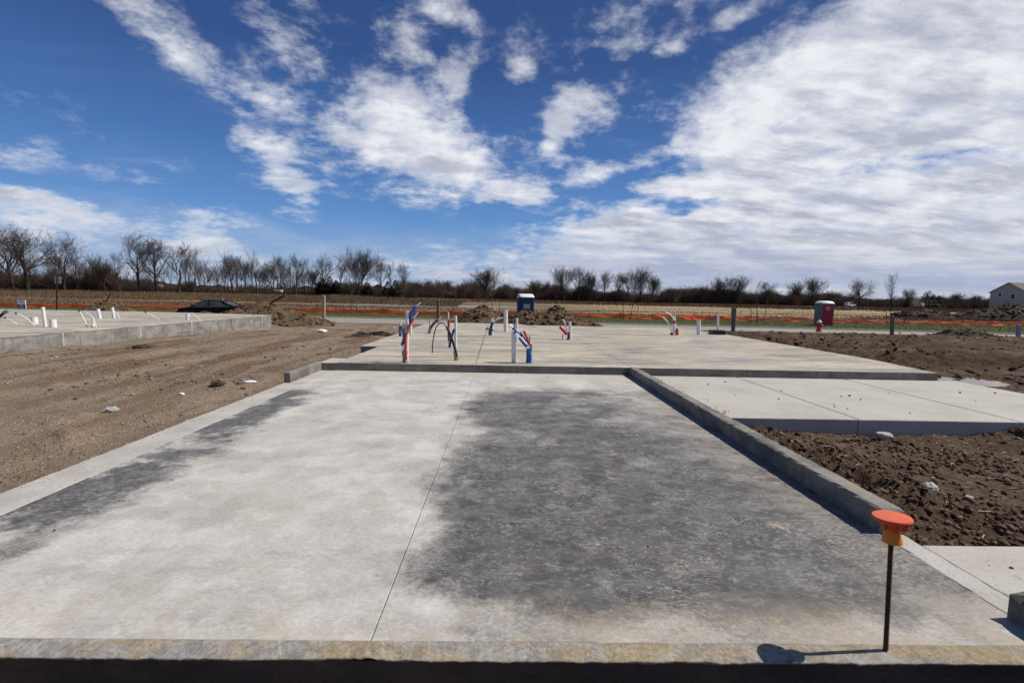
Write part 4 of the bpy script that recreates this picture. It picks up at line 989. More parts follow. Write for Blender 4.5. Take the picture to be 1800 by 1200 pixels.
m_stones('mud_clods', [(.0, (.045, .025, .015)), (.5, (.098, .058, .035)), (.85, (.155, .098, .062)), (1.0, (.22, .155, .105))])
m_stones('brown_clods', [(.0, (.075, .046, .028)), (.5, (.12, .078, .05)), (1.0, (.20, .145, .10))])
m_stones('straw', [(.0, (.20, .15, .09)), (.5, (.36, .30, .21)), (1.0, (.55, .50, .42))])
cl = lambda f, a, b: (lambda x, y: sstep(fbm(x*f+5, y*f+9, 4, .6), a, b))
scatter('gravel', 18000, (-8.5, -2.96), (1.8, 9.0), .003, .015, 'pebbles', 5, lambda x, y: .35+.65*sstep(fbm(x*.9, y*.9, 3), -.3, .3))
scatter('far_gravel', 5000, (-10.0, -2.98), (7.0, 20.0), .008, .024, 'pebbles', 6)
scatter('brown_clods', 2600, (-9.5, -3.05), (2.2, 21), .006, .042, 'brown_clods', 7, cl(.9, .0, .45))
scatter('mud_clods', 16000, (2.15, 6.5), (2.36, 4.9), .003, .026, 'mud_clods', 8, lambda x, y: np.clip((1-sstep(x, 2.7, 3.6))*.8+sstep(fbm(x*1.3+31, y*1.3+11, 4), .0, .4), .12, 1), flat=1.0)
scatter('far_mud_clods', 30000, (7.2, 40), (5, 34), .015, .085, 'mud_clods', 9, lambda x, y: ((x < 7.45+y*.95))*np.clip(sstep(fbm(x*.6+31, y*.6+11, 4), -.15, .3), .12, 1))
scatter('mud_crumbs', 60, (2.3, 7.2), (5, 7.5), .004, .018, 'mud_clods', 10, zf=lambda x, y: x*0+.001)
scatter('mud_crumbs', 90, (2.3, 3.6), (1.35, 2.3), .002, .016, 'mud_clods', 12, zf=lambda x, y: x*0-.012)
scatter('mud_crumbs', 50, (-2.5, 7.0), (7.8, 18.5), .008, .02, 'mud_clods', 13, zf=lambda x, y: x*0+.121, flat=.3)
scatter('mud_crumbs', 260, (2.14, 2.5), (4.93, 7.5), .002, .010, 'mud_clods', 15, zf=lambda x, y: x*0+.001)
scatter('soil_crumbs', 500, (-2.93, -2.70), (1.7, 6.4), .0015, .007, 'brown_clods', 16, clump=lambda x, y: np.clip((-2.78-x)*6, 0, 1), zf=lambda x, y: x*0-.003)
scatter('mud_crumbs', 30, (-2.5, 2.0), (1.65, 7.4), .002, .010, 'mud_clods', 14, zf=lambda x, y: x*0+.001)
def straws(name, n, xr, yr, seed, L=.05):
    rg = np.random.default_rng(seed); x = xr[0]+(xr[1]-xr[0])*rg.random(n); y = yr[0]+(yr[1]-yr[0])*rg.random(n); z = ground_z(x, y)+.008
    a = rg.random(n)*6.28; l = L*(.4+rg.random(n)); w = .0025+.002*rg.random(n); e = (rg.random(n)-.3)*.5
    d = np.stack([np.cos(a)*l, np.sin(a)*l, e*l], 1); p = np.stack([-np.sin(a)*w, np.cos(a)*w, 0*a], 1); c = np.stack([x, y, z], 1)
    top = np.stack([0*a, 0*a, w*1.6], 1)
    v = np.stack([c-p, c+p, c+top, c-p+d, c+p+d, c+top+d], 1).reshape(-1, 3); b = 6*np.arange(n)[:, None]
    f = np.concatenate([b+np.array(q) for q in ([0, 1, 4], [0, 4, 3], [1, 2, 5], [1, 5, 4], [2, 0, 3], [2, 3, 5])])
    return tag(np_mesh(name, v, f, MATS['straw']), kind='stuff')
straws('straw_bits', 420, (2.2, 6.0), (2.36, 4.85), 3)
straws('straw_bits', 500, (7.6, 22), (6, 16), 4, .12)
def lump(name, label, cat, loc, size, mat, seed, rot=0.0, boxy=False):
    rg = np.random.default_rng(seed); t = thing(name, label, cat, loc)
    bm_ = MB(); n = 7; vs = []
    for i in range(n):
        th = math.pi*i/(n-1)
        for j in range(10):
            ph = 2*math.pi*j/10; v = np.array([math.sin(th)*math.cos(ph), math.sin(th)*math.sin(ph), math.cos(th)])
            if boxy: v = np.sign(v)*np.abs(v)**.45
            v = v*(1+.22*(rg.random()-.5)); c, s = math.cos(rot), math.sin(rot)
            x, y = v[0]*size[0], v[1]*size[1]
            vs.append((loc[0]+x*c-y*s, loc[1]+x*s+y*c, loc[2]+v[2]*size[2]))
    fs = [(i*10+j, (i+1)*10+j, (i+1)*10+(j+1) % 10, i*10+(j+1) % 10) for i in range(n-1) for j in range(10)]
    bm_.add(vs, fs).build(name, mat, t)
    return t
gzp = lambda x, y: float(ground_z(np.array([x]), np.array([y]))[0])
lump('concrete_chunk', 'pale concrete chunk on the mud below the edge of the porch slab', 'rubble', (3.86, 4.72, gzp(3.86, 4.72)+.022), (.075, .05, .032), 'ledge_concrete', 2, .1, True)
lump('concrete_chunk', 'grey concrete chunk in the mud near the orange cap, beside the kerb', 'rubble', (2.83, 3.05, gzp(2.83, 3.05)+.02), (.06, .045, .035), 'rubble', 4, .6)
lump('stone', 'pale rounded stone in the mud right of the grey chunk', 'stone', (3.0, 2.95, gzp(3, 2.95)+.01), (.03, .022, .018), 'ledge_concrete', 5)
lump('concrete_chunk', 'grey broken concrete chunk on the gravel dirt at the left', 'rubble', (-4.16, 5.12, gzp(-4.16, 5.12)+.02), (.075, .05, .04), 'rubble', 6, .3)
lump('stone', 'pale stone beside the pale footing ledge at the left', 'stone', (-3.1, 4.75, gzp(-3.1, 4.75)+.02), (.07, .05, .04), 'rubble', 7)
lump('stone', 'tan stone at the foot of the short kerb stub on the left', 'stone', (-3.12, 6.75, gzp(-3.12, 6.75)+.02), (.05, .04, .045), 'sandy_ledge', 8)
lump('dirt_clod', 'dark brown dirt clod on the left lot before the short kerb stub', 'dirt clod', (-3.9, 6.6, gzp(-3.9, 6.6)+.02), (.10, .08, .045), 'heap_earth', 9)
lump('dirt_clod', 'dark dirt clod on the gravel near the neighbouring slab', 'dirt clod', (-8.2, 11.1, gzp(-8.2, 11.1)+.02), (.30, .16, .05), 'heap_earth', 10)
lump('plastic_scrap', 'crumpled white plastic scrap lying on the dirt between the slabs, farther back', 'litter', (-7.0, 18.7, gzp(-7.0, 18.7)+.06), (.20, .12, .07), 'trash_white', 11)
lump('plastic_scrap', 'white scrap lying on the dirt near the kerb stub', 'litter', (-3.63, 6.9, gzp(-3.63, 6.9)+.02), (.09, .03, .025), 'trash_white', 12, .3)
lump('plastic_scrap', 'small white scrap on the gravel nearer the camera, left', 'litter', (-4.0, 6.0, gzp(-4.0, 6.0)+.012), (.045, .02, .018), 'trash_white', 13, -.3)
lump('plastic_scrap', 'thin white scrap on the dark dirt behind the tall taped pipe', 'litter', (-3.95, 17.2, gzp(-3.95, 17.2)+.30), (.13, .03, .03), 'trash_white', 14, -.6)
t = thing('wood_scrap', 'short reddish wood offcut lying in the mud beside the long kerb', 'wood scrap', (2.72, 4.52, gzp(2.72, 4.52)))
MB().box((2.72, 4.50, gzp(2.72, 4.50)+.02), (.16, .045, .03), Matrix.Rotation(R(-38), 3, 'Z')).build('wood_scrap', 'weathered_wood', t, bevel=.004)

# ------------------------------------------------------------------ orange safety fence along the verge
def m_net():
    m, t = new_mat('orange_netting')
    P = t.n('ShaderNodeNewGeometry').outputs['Position']; x, y, z = t.sep(P)
    n = t.noise(t.vm('MULTIPLY', P, (.25, 1, 3.0)), 1.5, 5, .6); n2 = t.noise(t.vm('MULTIPLY', P, (3.0, 1, .6)), 1.2, 4, .6)
    col = t.mix(t.mr(n, .35, .62), (.88, .095, .018), (.90, .17, .05))
    col = t.mix(t.math('MULTIPLY', t.mr(x, 12, 30), t.mr(n2, .35, .6, .2, .75)), col, (.72, .26, .16))
    d = t.n('ShaderNodeBsdfPrincipled', {'Base Color': col, 'Roughness': .6, 'Specular IOR Level': .25})
    tl = t.n('ShaderNodeBsdfTranslucent', {'Color': col})
    mx = t.n('ShaderNodeMixShader', {0: .72, 1: d.outputs[0], 2: tl.outputs[0]})
    tr = t.n('ShaderNodeBsdfTransparent', {'Color': (1, 1, 1, 1)})
    mx2 = t.n('ShaderNodeMixShader', {0: .08, 1: mx.outputs[0], 2: tr.outputs[0]})
    t.n('ShaderNodeOutputMaterial', {'Surface': mx2.outputs[0]})
m_net()
def fence():
    t = thing('safety_fence', 'long low orange safety fence of sagging plastic netting along the grass verge', 'fence', (0, 52, -.85))
    rg = np.random.default_rng(5)
    posts = np.arange(-70, 72, 3.6)+rg.normal(0, .5, len(np.arange(-70, 72, 3.6)))
    py = 51.2+.7*np.sin(posts*.11)+rg.normal(0, .12, len(posts)); ph = .62+.10*rg.random(len(posts))
    ph = ph*np.interp(posts, [-60, -35, -12, 8, 12], [.62, .68, .80, .85, .95])
    xs = np.linspace(posts[0], posts[-1], 1600); k = np.clip(np.searchsorted(posts, xs)-1, 0, len(posts)-2)
    u = (xs-posts[k])/(posts[k+1]-posts[k]); yy = py[k]*(1-u)+py[k+1]*u; sagk = (.04+.16*rg.random(len(posts)))[k]
    top = -.85+ph[k]*(1-u)+ph[k+1]*u-sagk*4*u*(1-u)*np.where(xs > 8, 1.6, .7)+.02*fbm(xs*1.5, xs*0, 3)
    bot = -.84+.10*rg.random(len(posts))[k]*4*u*(1-u)
    rows = 7; V = []
    for j in range(rows):
        q = j/(rows-1); z = bot+(top-bot)*q
        off = np.where(xs > 8, .16, .05)*fbm(xs*.9, np.full_like(xs, q*2.5), 4)+.35*sstep(xs, 30, 45)*(q-.5)*vnoise(xs*.15, xs*0)
        V.append(np.stack([xs, yy-.04+off, z], 1))
    V = np.concatenate(V)-np.array(t.location); nx = len(xs); I, J = np.meshgrid(np.arange(nx-1), np.arange(rows-1)); a = (J*nx+I).ravel()
    np_mesh('netting', V, np.stack([a, a+1, a+nx+1, a+nx], -1), MATS['orange_netting'], t, True)
    me = None
    for x, y, h in zip(posts, py, ph):
        if me is None:
            o = MB().tube([(0, 0, -.2), (0, 0, .74)], .022, 6).build('fence_post', 'dark_wood', None); me = o.data; o.parent = t
        else:
            o = bpy.data.objects.new('fence_post', me); COL.objects.link(o); o.parent = t
        o.location = (x, y+.03-52, 0); o.rotation_euler = (rg.normal(0, .06), rg.normal(0, .06), 0); o.scale = (1, 1, .85+.35*rg.random())
fence()

# ------------------------------------------------------------------ portable toilets
def toilet(name, label, loc, rotz, shell, door, roofmat, kind):
    t = thing(name, label, 'portable toilet', loc, None, R(rotz)); O = (0, 0, 0)
    MB().box((0, 0, .06), (1.16, 1.22, .12)).build('skid', 'black_plastic', t, origin=O, bevel=.02)
    MB().box((0, 0, 1.09), (1.08, 1.14, 1.96)).build('cabin', shell, t, origin=O, bevel=.035)
    for s in (-1, 1):
        mb = MB()
        for y in (-.38, -.13, .13, .38): mb.box((s*.548, y, 1.05), (.022, .10, 1.6))
        mb.build('side_rib', shell, t, origin=O, bevel=.006)
        MB().box((s*.552, 0, 1.94), (.018, .7, .10)).build('vent', 'black_plastic', t, origin=O)
    if kind == 'door':
        MB().box((.02, -.583, 1.08), (.86, .03, 1.82)).build('door', door, t, origin=O, bevel=.012)
        MB().box((.36, -.607, 1.04), (.07, .03, .16)).build('door_latch', 'black_plastic', t, origin=O)
        MB().box((.0, -.602, .28), (.62, .014, .07)).build('door_rib', door, t, origin=O)
        MB().lathe([(0, .02), (.17, .018), (.185, 0)], (.02, -.596, 1.62), (0, -1, 0), 20).build('emblem', 'sign_white', t, origin=O)
        MB().lathe([(0, .006), (.13, .005), (.14, 0)], (.02, -.615, 1.62), (0, -1, 0), 20).build('emblem_center', 'potty_red', t, origin=O)
        for z in (1.58, 1.62, 1.66): MB().box((.02, -.624, z), (.14, .006, .018)).build('emblem_bar', 'sign_white', t, origin=O)
        for k in range(4): MB().box((-.22+.15*k, -.604, 1.38), (.09, .012, .05)).build('vent_slot', 'black_plastic', t, origin=O)
    else:
        MB().box((.0, -.578, 1.08), (.98, .02, 1.86)).build('back_panel', shell, t, origin=O, bevel=.01)
        MB().box((.02, -.592, 1.38), (.50, .012, .36)).build('notice', 'sign_back', t, origin=O)
        for k in range(3): MB().box((.02+.02*(k-1), -.600, 1.50-.11*k), (.42-.05*k, .006, .035)).build('notice_line', 'sign_white', t, origin=O)
    # moulded roof: flared eaves rising to a crown
    vs = []; fs = []; lv = [(.60, .62, 2.05), (.63, .66, 2.10), (.60, .62, 2.16), (.47, .47, 2.28), (.22, .22, 2.32)]
    if kind != 'door': lv = [(.59, .62, 2.05), (.61, .64, 2.10), (.59, .60, 2.14), (.50, .40, 2.32), (.46, .20, 2.35)]
    for a, b, z in lv:
        for q in range(16):
            an = 2*math.pi*(q+.5)/16; c, s2 = math.cos(an), math.sin(an); k = max(abs(c), abs(s2))**.75
            vs.append((a*c/k, b*s2/k, z))
    for l in range(len(lv)-1):
        for q in range(16): fs.append((l*16+q, l*16+(q+1) % 16, (l+1)*16+(q+1) % 16, (l+1)*16+q))
    fs += [tuple(range(16))[::-1], tuple(range(64, 80))]
    MB().add(vs, fs).build('roof', roofmat, t, origin=O, smooth=True)
    if kind != 'door':
        for k in range(5): MB().box((-.40+.2*k, -.45, 2.235), (.05, .30, .05), Matrix.Rotation(R(40), 3, 'X')).build('roof_rib', roofmat, t, origin=O, bevel=.01)
    return t
toilet('portable_toilet', 'grey and dark red portable toilet with white roof on the grass verge at the right', (30.4, 45.6, -.92), -9, 'potty_grey', 'potty_red', 'plastic_white', 'door').scale = (1.1, 1.1, 1.02)
toilet('portable_toilet', 'navy blue portable toilet with white roof standing behind the brown dirt heap', (1.45, 33.5, -.62), 4, 'potty_blue', 'potty_blue', 'plastic_white', 'back').scale = (.98, .98, .88)

# ------------------------------------------------------------------ hydrant
t = thing('fire_hydrant', 'red fire hydrant with a white bonnet before the portable toilet at the right', 'hydrant', (23.9, 36.3, -.94)); b = (23.9, 36.3, -.94)
MB().lathe([(.17, -.1), (.17, .06), (.20, .06), (.20, .11), (.15, .12), (.145, .60), (.19, .61), (.19, .66), (.15, .66)], b, n=16).build('barrel', 'hydrant_red', t, True)
MB().lathe([(.16, .66), (.165, .70), (.14, .79), (.08, .84), (.045, .86), (.045, .93), (0, .93)], b, n=16).build('bonnet', 'plastic_white', t, True)
for d in ((1, 0, 0), (-1, 0, 0)): MB().lathe([(.07, .10), (.07, .20), (.085, .20), (.085, .26), (.03, .26), (.03, .30), (0, .30)], Vector(b)+Vector((0, 0, .46)), d, 10).build('side_outlet', 'hydrant_red', t, True)
MB().lathe([(.09, .10), (.09, .21), (.11, .21), (.11, .27), (.035, .27), (.035, .32), (0, .32)], Vector(b)+Vector((0, 0, .44)), (0, -1, 0), 12).build('pumper_outlet', 'hydrant_red', t, True)

# ------------------------------------------------------------------ black car parked on the street, nose to the left
def car():
    t = thing('parked_car', 'black sedan parked on the street behind the long dirt heap', 'car', (-22.9, 38.4, -.945), None, R(180)); O = (0, 0, 0)
    def loft(st, prof, mat, name, smooth=True):
        vs = []; fs = []; n = 0
        for s in st:
            pts = prof(s); n = len(pts); vs += [(s[0], y, z) for y, z in pts]
        for i in range(len(st)-1):
            for k in range(n): fs.append((i*n+k, (i+1)*n+k, (i+1)*n+(k+1) % n, i*n+(k+1) % n))
        fs += [tuple(range(n)), tuple(range((len(st)-1)*n, len(st)*n))[::-1]]
        return MB().add(vs, fs).build(name, mat, t, smooth=smooth, origin=O)
    def sec(s):
        x, w, zl, zm, zt, cr = s
        h = [(w*.86, zl), (w*.98, zl+.10), (w, zm), (w*.985, (zm+zt)/2), (w*.93, zt-.02), (w*.86, zt+cr*.3), (w*.45, zt+cr*.85), (0, zt+cr)]
        return h+[(-y, z) for y, z in h[::-1] if y > 0]
    # front of the car is +x before the turn
    loft([(-2.46, .70, .45, .66, .86, .06), (-2.40, .82, .30, .62, .96, .06), (-2.05, .90, .24, .60, 1.00, .06), (-1.3, .93, .22, .60, .99, .04), (-.4, .935, .22, .58, .94, .03), (.6, .935, .22, .57, .91, .03), (1.1, .93, .22, .57, .90, .06), (1.7, .91, .24, .56, .84, .07), (2.15, .86, .28, .54, .76, .06), (2.38, .74, .32, .50, .66, .05), (2.45, .60, .36, .48, .58, .03)], sec, 'car_paint', 'body')
    def cab(s):
        x, wb, wt, zb, zt = s
        h = [(wb, zb), (wb*.97+wt*.03, zb+.05), (wt*1.03, zt-.09), (wt*.92, zt-.02), (wt*.5, zt+.005), (0, zt+.012)]
        return h+[(-y, z) for y, z in h[::-1] if y > 0]
    loft([(-1.95, .70, .60, .98, 1.03), (-1.55, .80, .60, .97, 1.20), (-1.0, .84, .62, .95, 1.38), (-.5, .855, .64, .93, 1.435), (0, .855, .64, .92, 1.44), (.35, .855, .63, .91, 1.40), (.75, .84, .60, .91, 1.20), (1.22, .76, .56, .90, .96)], cab, 'car_glass', 'cabin_glass')
    def roofp(s):
        x, w, z = s
        h = [(w, z-.035), (w*.9, z+.002), (w*.5, z+.022), (0, z+.028)]
        lo = [(w*.98, z-.05)]
        q = lo+h; return q+[(-y, zz) for y, zz in q[::-1] if y > 0]
    loft([(-1.12, .60, 1.350), (-.8, .615, 1.405), (-.4, .635, 1.442), (0, .64, 1.445), (.3, .625, 1.415), (.44, .61, 1.375)], roofp, 'car_paint', 'roof')
    for s in (-1, 1):
        for nm, pts, r in (('pillar', [(-.20, s*.862, .92), (-.18, s*.67, 1.40)], .035), ('pillar', [(.44, s*.62, 1.37), (1.24, s*.79, .92)], .035), ('pillar', [(-1.10, s*.62, 1.34), (-1.98, s*.74, .99)], .045), ('waist_trim', [(-1.75, s*.86, .975), (-.5, s*.875, .94), (1.1, s*.85, .905)], .014)):
            MB().tube(pts, r, 6).build(nm, 'steel' if nm == 'waist_trim' else 'car_paint', t, origin=O)
        MB().box((.86, s*.98, .98), (.14, .18, .12)).build('side_mirror', 'car_paint', t, origin=O, bevel=.03)
        MB().box((-2.36, s*.66, .86), (.16, .36, .15)).build('taillight', 'tail_red', t, origin=O, bevel=.03)
        MB().box((2.26, s*.62, .64), (.20, .34, .11)).build('headlight', 'lamp_clear', t, origin=O, bevel=.03)
        for x, y0, y1 in ((-.20, .86, .90), (.95, .93, .94)):
            MB().box((x, s*.937, .66), (.010, .006, .5)).build('door_seam', 'black_plastic', t, origin=O)
        for x in (-.55, .45): MB().box((x, s*.945, .80), (.16, .02, .025)).build('door_handle', 'car_paint', t, origin=O)
        for x in (-1.45, 1.48):
            w = MB().lathe([(.19, -.11), (.31, -.11), (.335, -.07), (.335, .07), (.31, .11), (.19, .11)], (x, s*.82, .335), (0, s, 0), 20).build('wheel', 'rubber', t, True, origin=O)
            MB().lathe([(0, .07), (.05, .085), (.06, .07), (.17, .09), (.195, .105), (.195, .06)], (x, s*.82, .335), (0, s, 0), 10).build('rim', 'steel', w, origin=O)
    MB().box((-2.47, 0, .74), (.02, .50, .12)).build('number_plate', 'sign_white', t, origin=O)
    return t
car()
t = thing('traffic_cone', 'small dark red cone shape showing behind the boot of the black car', 'cone', (-21.0, 42.6, -.945))
MB().lathe([(.20, 0), (.20, .05), (.15, .05), (.03, .95), (0, .95)], (-21.0, 42.6, -.945), n=10).build('cone', 'orange_dark', t, True)
t.scale = (1, 1, 1.28)
post('short grey post just behind the roof of the black car', -25.1, 43.5, -.95, .62, .14, 'grey_wood', (0, 0), name='wooden_post')

# ------------------------------------------------------------------ trees
def tube_segs(S, n):
    """segments (p0,p1,r0,r1) -> frusta in one mesh"""
    S = np.array(S, float); p0, p1, r0, r1 = S[:, 0:3], S[:, 3:6], S[:, 6], S[:, 7]
    d = p1-p0; d /= np.linalg.norm(d, axis=1)[:, None]+1e-9
    ref = np.where(np.abs(d[:, 2:3]) < .9, np.array([[0, 0, 1.]]), np.array([[1., 0, 0]]))
    a = np.cross(d, ref); a /= np.linalg.norm(a, axis=1)[:, None]; b = np.cross(d, a)
    an = 2*np.pi*np.arange(n)/n; c, s = np.cos(an), np.sin(an)
    ringd = a[:, None]*c[None, :, None]+b[:, None]*s[None, :, None]
    v = np.concatenate([p0[:, None]+ringd*r0[:, None, None], p1[:, None]+ringd*r1[:, None, None]], 1)
    k = np.arange(n); f = np.stack([k, (k+1) % n, n+(k+1) % n, n+k], 1)
    F = f[None]+2*n*np.arange(len(S))[:, None, None]
    return v.reshape(-1, 3), F.reshape(-1, 4)
def tree_segs(seed, H=14.0, fork=.32, trunk_r=.017, spread=.55, up=.14, levels=4, nlimb=7, rmin=.014, twig=1.0, wob=.16, stems=1, narrow=1.0, limbk=1.0):
    rd = random.Random(seed); limb = []; tw = []
    def rv(): return Vector((rd.gauss(0, 1), rd.gauss(0, 1), rd.gauss(0, 1)))
    def grow(p, d, L, r, lv):
        n = 4 if lv < 2 else 3; r0 = r
        for i in range(n):
            d = (d+rv()*wob*(.7 if lv < 2 else 1.0)+Vector((0, 0, up*(1.0 if lv < 3 else .6)))).normalized()
            q = p+d*(L/n); r1 = max(rmin*.7, r*(1-.55*(i+1)/n))
            (limb if lv <= 1 else tw).append((*p, *q, r0, r1)); p, r0 = q, r1
            if lv < levels:
                for _ in range(1 if rd.random() < .35 else 2):
                    side = rv(); side -= d*side.dot(d); side.normalize()
                    ang = rd.uniform(.35, .80)*spread/.55
                    d2 = (d*math.cos(ang)+side*math.sin(ang)).normalized()
                    grow(p, d2, L*rd.uniform(.42, .66)*(1.0 if lv < 2 else twig), max(rmin, r1*rd.uniform(.50, .72)), lv+1)
    for s in range(stems):
        p = Vector((rd.uniform(-.3, .3), rd.uniform(-.3, .3), -.3)) if stems > 1 else Vector((0, 0, -.3)); tr = H*trunk_r*(1 if stems == 1 else .75)
        d = Vector((rd.gauss(0, .05+.12*(stems > 1)), rd.gauss(0, .05+.12*(stems > 1)), 1)).normalized(); r0 = tr*1.25
        zf = H*fork; n = 5
        for i in range(n):
            d = (d+rv()*.05+Vector((0, 0, .1))).normalized(); q = p+d*((zf+.3)/n); r1 = tr*(1-.10*(i+1)/n)
            limb.append((*p, *q, r0, r1)); p, r0 = q, r1
        n = 6; L = H*(1-fork)*.62
        for i in range(n):
            d = (d+rv()*.10+Vector((0, 0, .15))).normalized(); q = p+d*(L/n); r1 = max(rmin, tr*.9*(1-(i+1)/(n+.5)))
            limb.append((*p, *q, r0, r1))
            for _ in range(max(1, round(nlimb/n*(1.5-.5*i/n)+rd.uniform(-.4, .6)))):
                a = rd.uniform(0, 6.283); side = Vector((math.cos(a), math.sin(a), 0))
                ang = rd.uniform(.45, .95)*spread/.55*(1-.35*i/n)*narrow
                grow(p.lerp(q, rd.random()), (side*math.sin(ang)+Vector((0, 0, 1))*math.cos(ang)).normalized(), H*(1-fork)*rd.uniform(.50, .68)*limbk*(1-.42*i/n), max(rmin, r0*rd.uniform(.38, .60)), 1)
            p, r0 = q, r1
        grow(p, d, L*.42, r0, 1)
    return limb, tw
PROTO = {}
def proto(key, crown_mat='twig', trunk_mat='bark', **kw):
    limb, tw = tree_segs(**kw)
    v, f = tube_segs(limb, 5); o = np_mesh('trunk', v, f, MATS[trunk_mat]); tm = o.data; bpy.data.objects.remove(o)
    v2, f2 = tube_segs(tw, 3); o = np_mesh('crown', v2, f2, MATS[crown_mat]); cm = o.data; bpy.data.objects.remove(o)
    PROTO[key] = (tm, cm, float(v2[:, 2].max())); print('tree', key, len(limb), len(tw), round(float(v2[:, 2].max()), 1), round(float(np.ptp(v2[:, 0])), 1))
proto('oak', seed=3, fork=.24, spread=.66, nlimb=10, levels=4, up=.09, rmin=.016, trunk_r=.028)
proto('oak2', seed=8, fork=.28, spread=.62, nlimb=10, levels=4, up=.10, rmin=.016, trunk_r=.026)
proto('tall', seed=12, fork=.34, spread=.56, nlimb=8, levels=4, up=.12, rmin=.016, trunk_r=.022)
proto('tall2', seed=15, fork=.38, spread=.52, nlimb=7, levels=4, up=.12, rmin=.016, trunk_r=.020)
proto('slim', seed=21, fork=.20, spread=.46, nlimb=6, levels=3, up=.14, rmin=.017, trunk_r=.014, wob=.2, limbk=.75)
proto('slim2', seed=24, fork=.28, spread=.50, nlimb=6, levels=3, up=.12, rmin=.017, trunk_r=.013, wob=.2, limbk=.75)
proto('slim3', seed=27, fork=.16, spread=.44, nlimb=7, levels=3, up=.16, rmin=.017, trunk_r=.014, wob=.22, limbk=.8)
proto('fork', seed=31, fork=.20, spread=.46, nlimb=6, levels=3, up=.14, rmin=.017, trunk_r=.015, stems=2, wob=.2, limbk=.8)
proto('round', seed=41, fork=.14, spread=.60, nlimb=14, levels=4, up=.17, rmin=.024, trunk_r=.026, wob=.11, limbk=1.15)
proto('round2', seed=44, fork=.13, spread=.54, nlimb=10, levels=4, up=.18, rmin=.025, trunk_r=.022, stems=2, wob=.11, limbk=1.15)
proto('bushy', seed=51, fork=.04, spread=.85, nlimb=12, levels=4, up=.10, rmin=.022, trunk_r=.016, crown_mat='twig_red', stems=2, limbk=.8)
def tree(key, label, x, y, h, group, rot=None, wide=1.0, name='bare_tree', cat='tree', zoff=0.0):
    tm, cm, top = PROTO[key]
    z = float(base_z(np.array([x]), np.array([y]))[0])+zoff
    t = thing(name, label, cat, (x, y, z), group, rot if rot is not None else random.uniform(0, 6.28))
    s = h/top; t.scale = (s*wide, s*wide, s)
    link('trunk', tm, None, t); link('crown', cm, None, t)
    return t
GL = 'bare trees in the wood edge on the left'; GR = 'bare trees on the far field edge'
def bearing_x(px, Y):                       # ground position on the wood edge: bearing of the tree and its distance
    return (px-887)/850*Y
for key, px, Yd, h, wide, lab in [
    ('tall', 8, 100, 11.3, .9, 'bare tree cut off by the left edge of the picture'),
    ('oak', 42, 102, 13.2, .9, 'broad bare tree left of the tallest pair at the far left'),
    ('oak2', 66, 99, 14.2, 1.05, 'tallest broad spreading bare tree at the far left, above the black sign post'),
    ('tall2', 128, 104, 12.6, 1.0, 'lone tall bare tree with a twisted crown right of the far left pair'),
    ('slim', 152, 108, 9.2, 1.0, 'small bare tree right of the lone twisted tree'),
    ('fork', 178, 110, 9.0, 1.0, 'small forked bare tree left of the bushy low tree in the left wood'),
    ('round', 197, 108, 7.8, .8, 'low bushy bare tree in the gap of the left wood'),
    ('slim2', 222, 108, 9.0, 1.0, 'slim bare tree left of the tall trio above the black car'),
    ('tall', 257, 103, 13.3, 1.0, 'leftmost and tallest of the bare trio above the black car'),
    ('oak', 286, 104, 12.0, .78, 'middle tree of the bare trio above the black car'),
    ('tall2', 324, 106, 11.6, 1.05, 'right tree of the bare trio above the black car'),
    ('round2', 630, 120, 13.4, .92, 'large dense round bare tree towering above the evergreens'),
    ('oak2', 575, 121, 11.0, .7, 'tall narrow bare tree left of the large round tree, by the evergreens'),
    ('tall', 602, 123, 10.0, .7, 'thin bare tree touching the left side of the large round tree'),
    ('tall', 673, 122, 10.5, .85, 'bare tree right of the large round tree'),
    ('slim2', 690, 124, 9.5, 1.0, 'thin bare tree left of the narrow cone shaped bare tree'),
    ('tall2', 713, 122, 9.6, .75, 'narrow cone shaped bare tree at the right end of the left wood')]:
    tree(key, lab, bearing_x(px, Yd), Yd, h, GL, wide=wide*1.12)
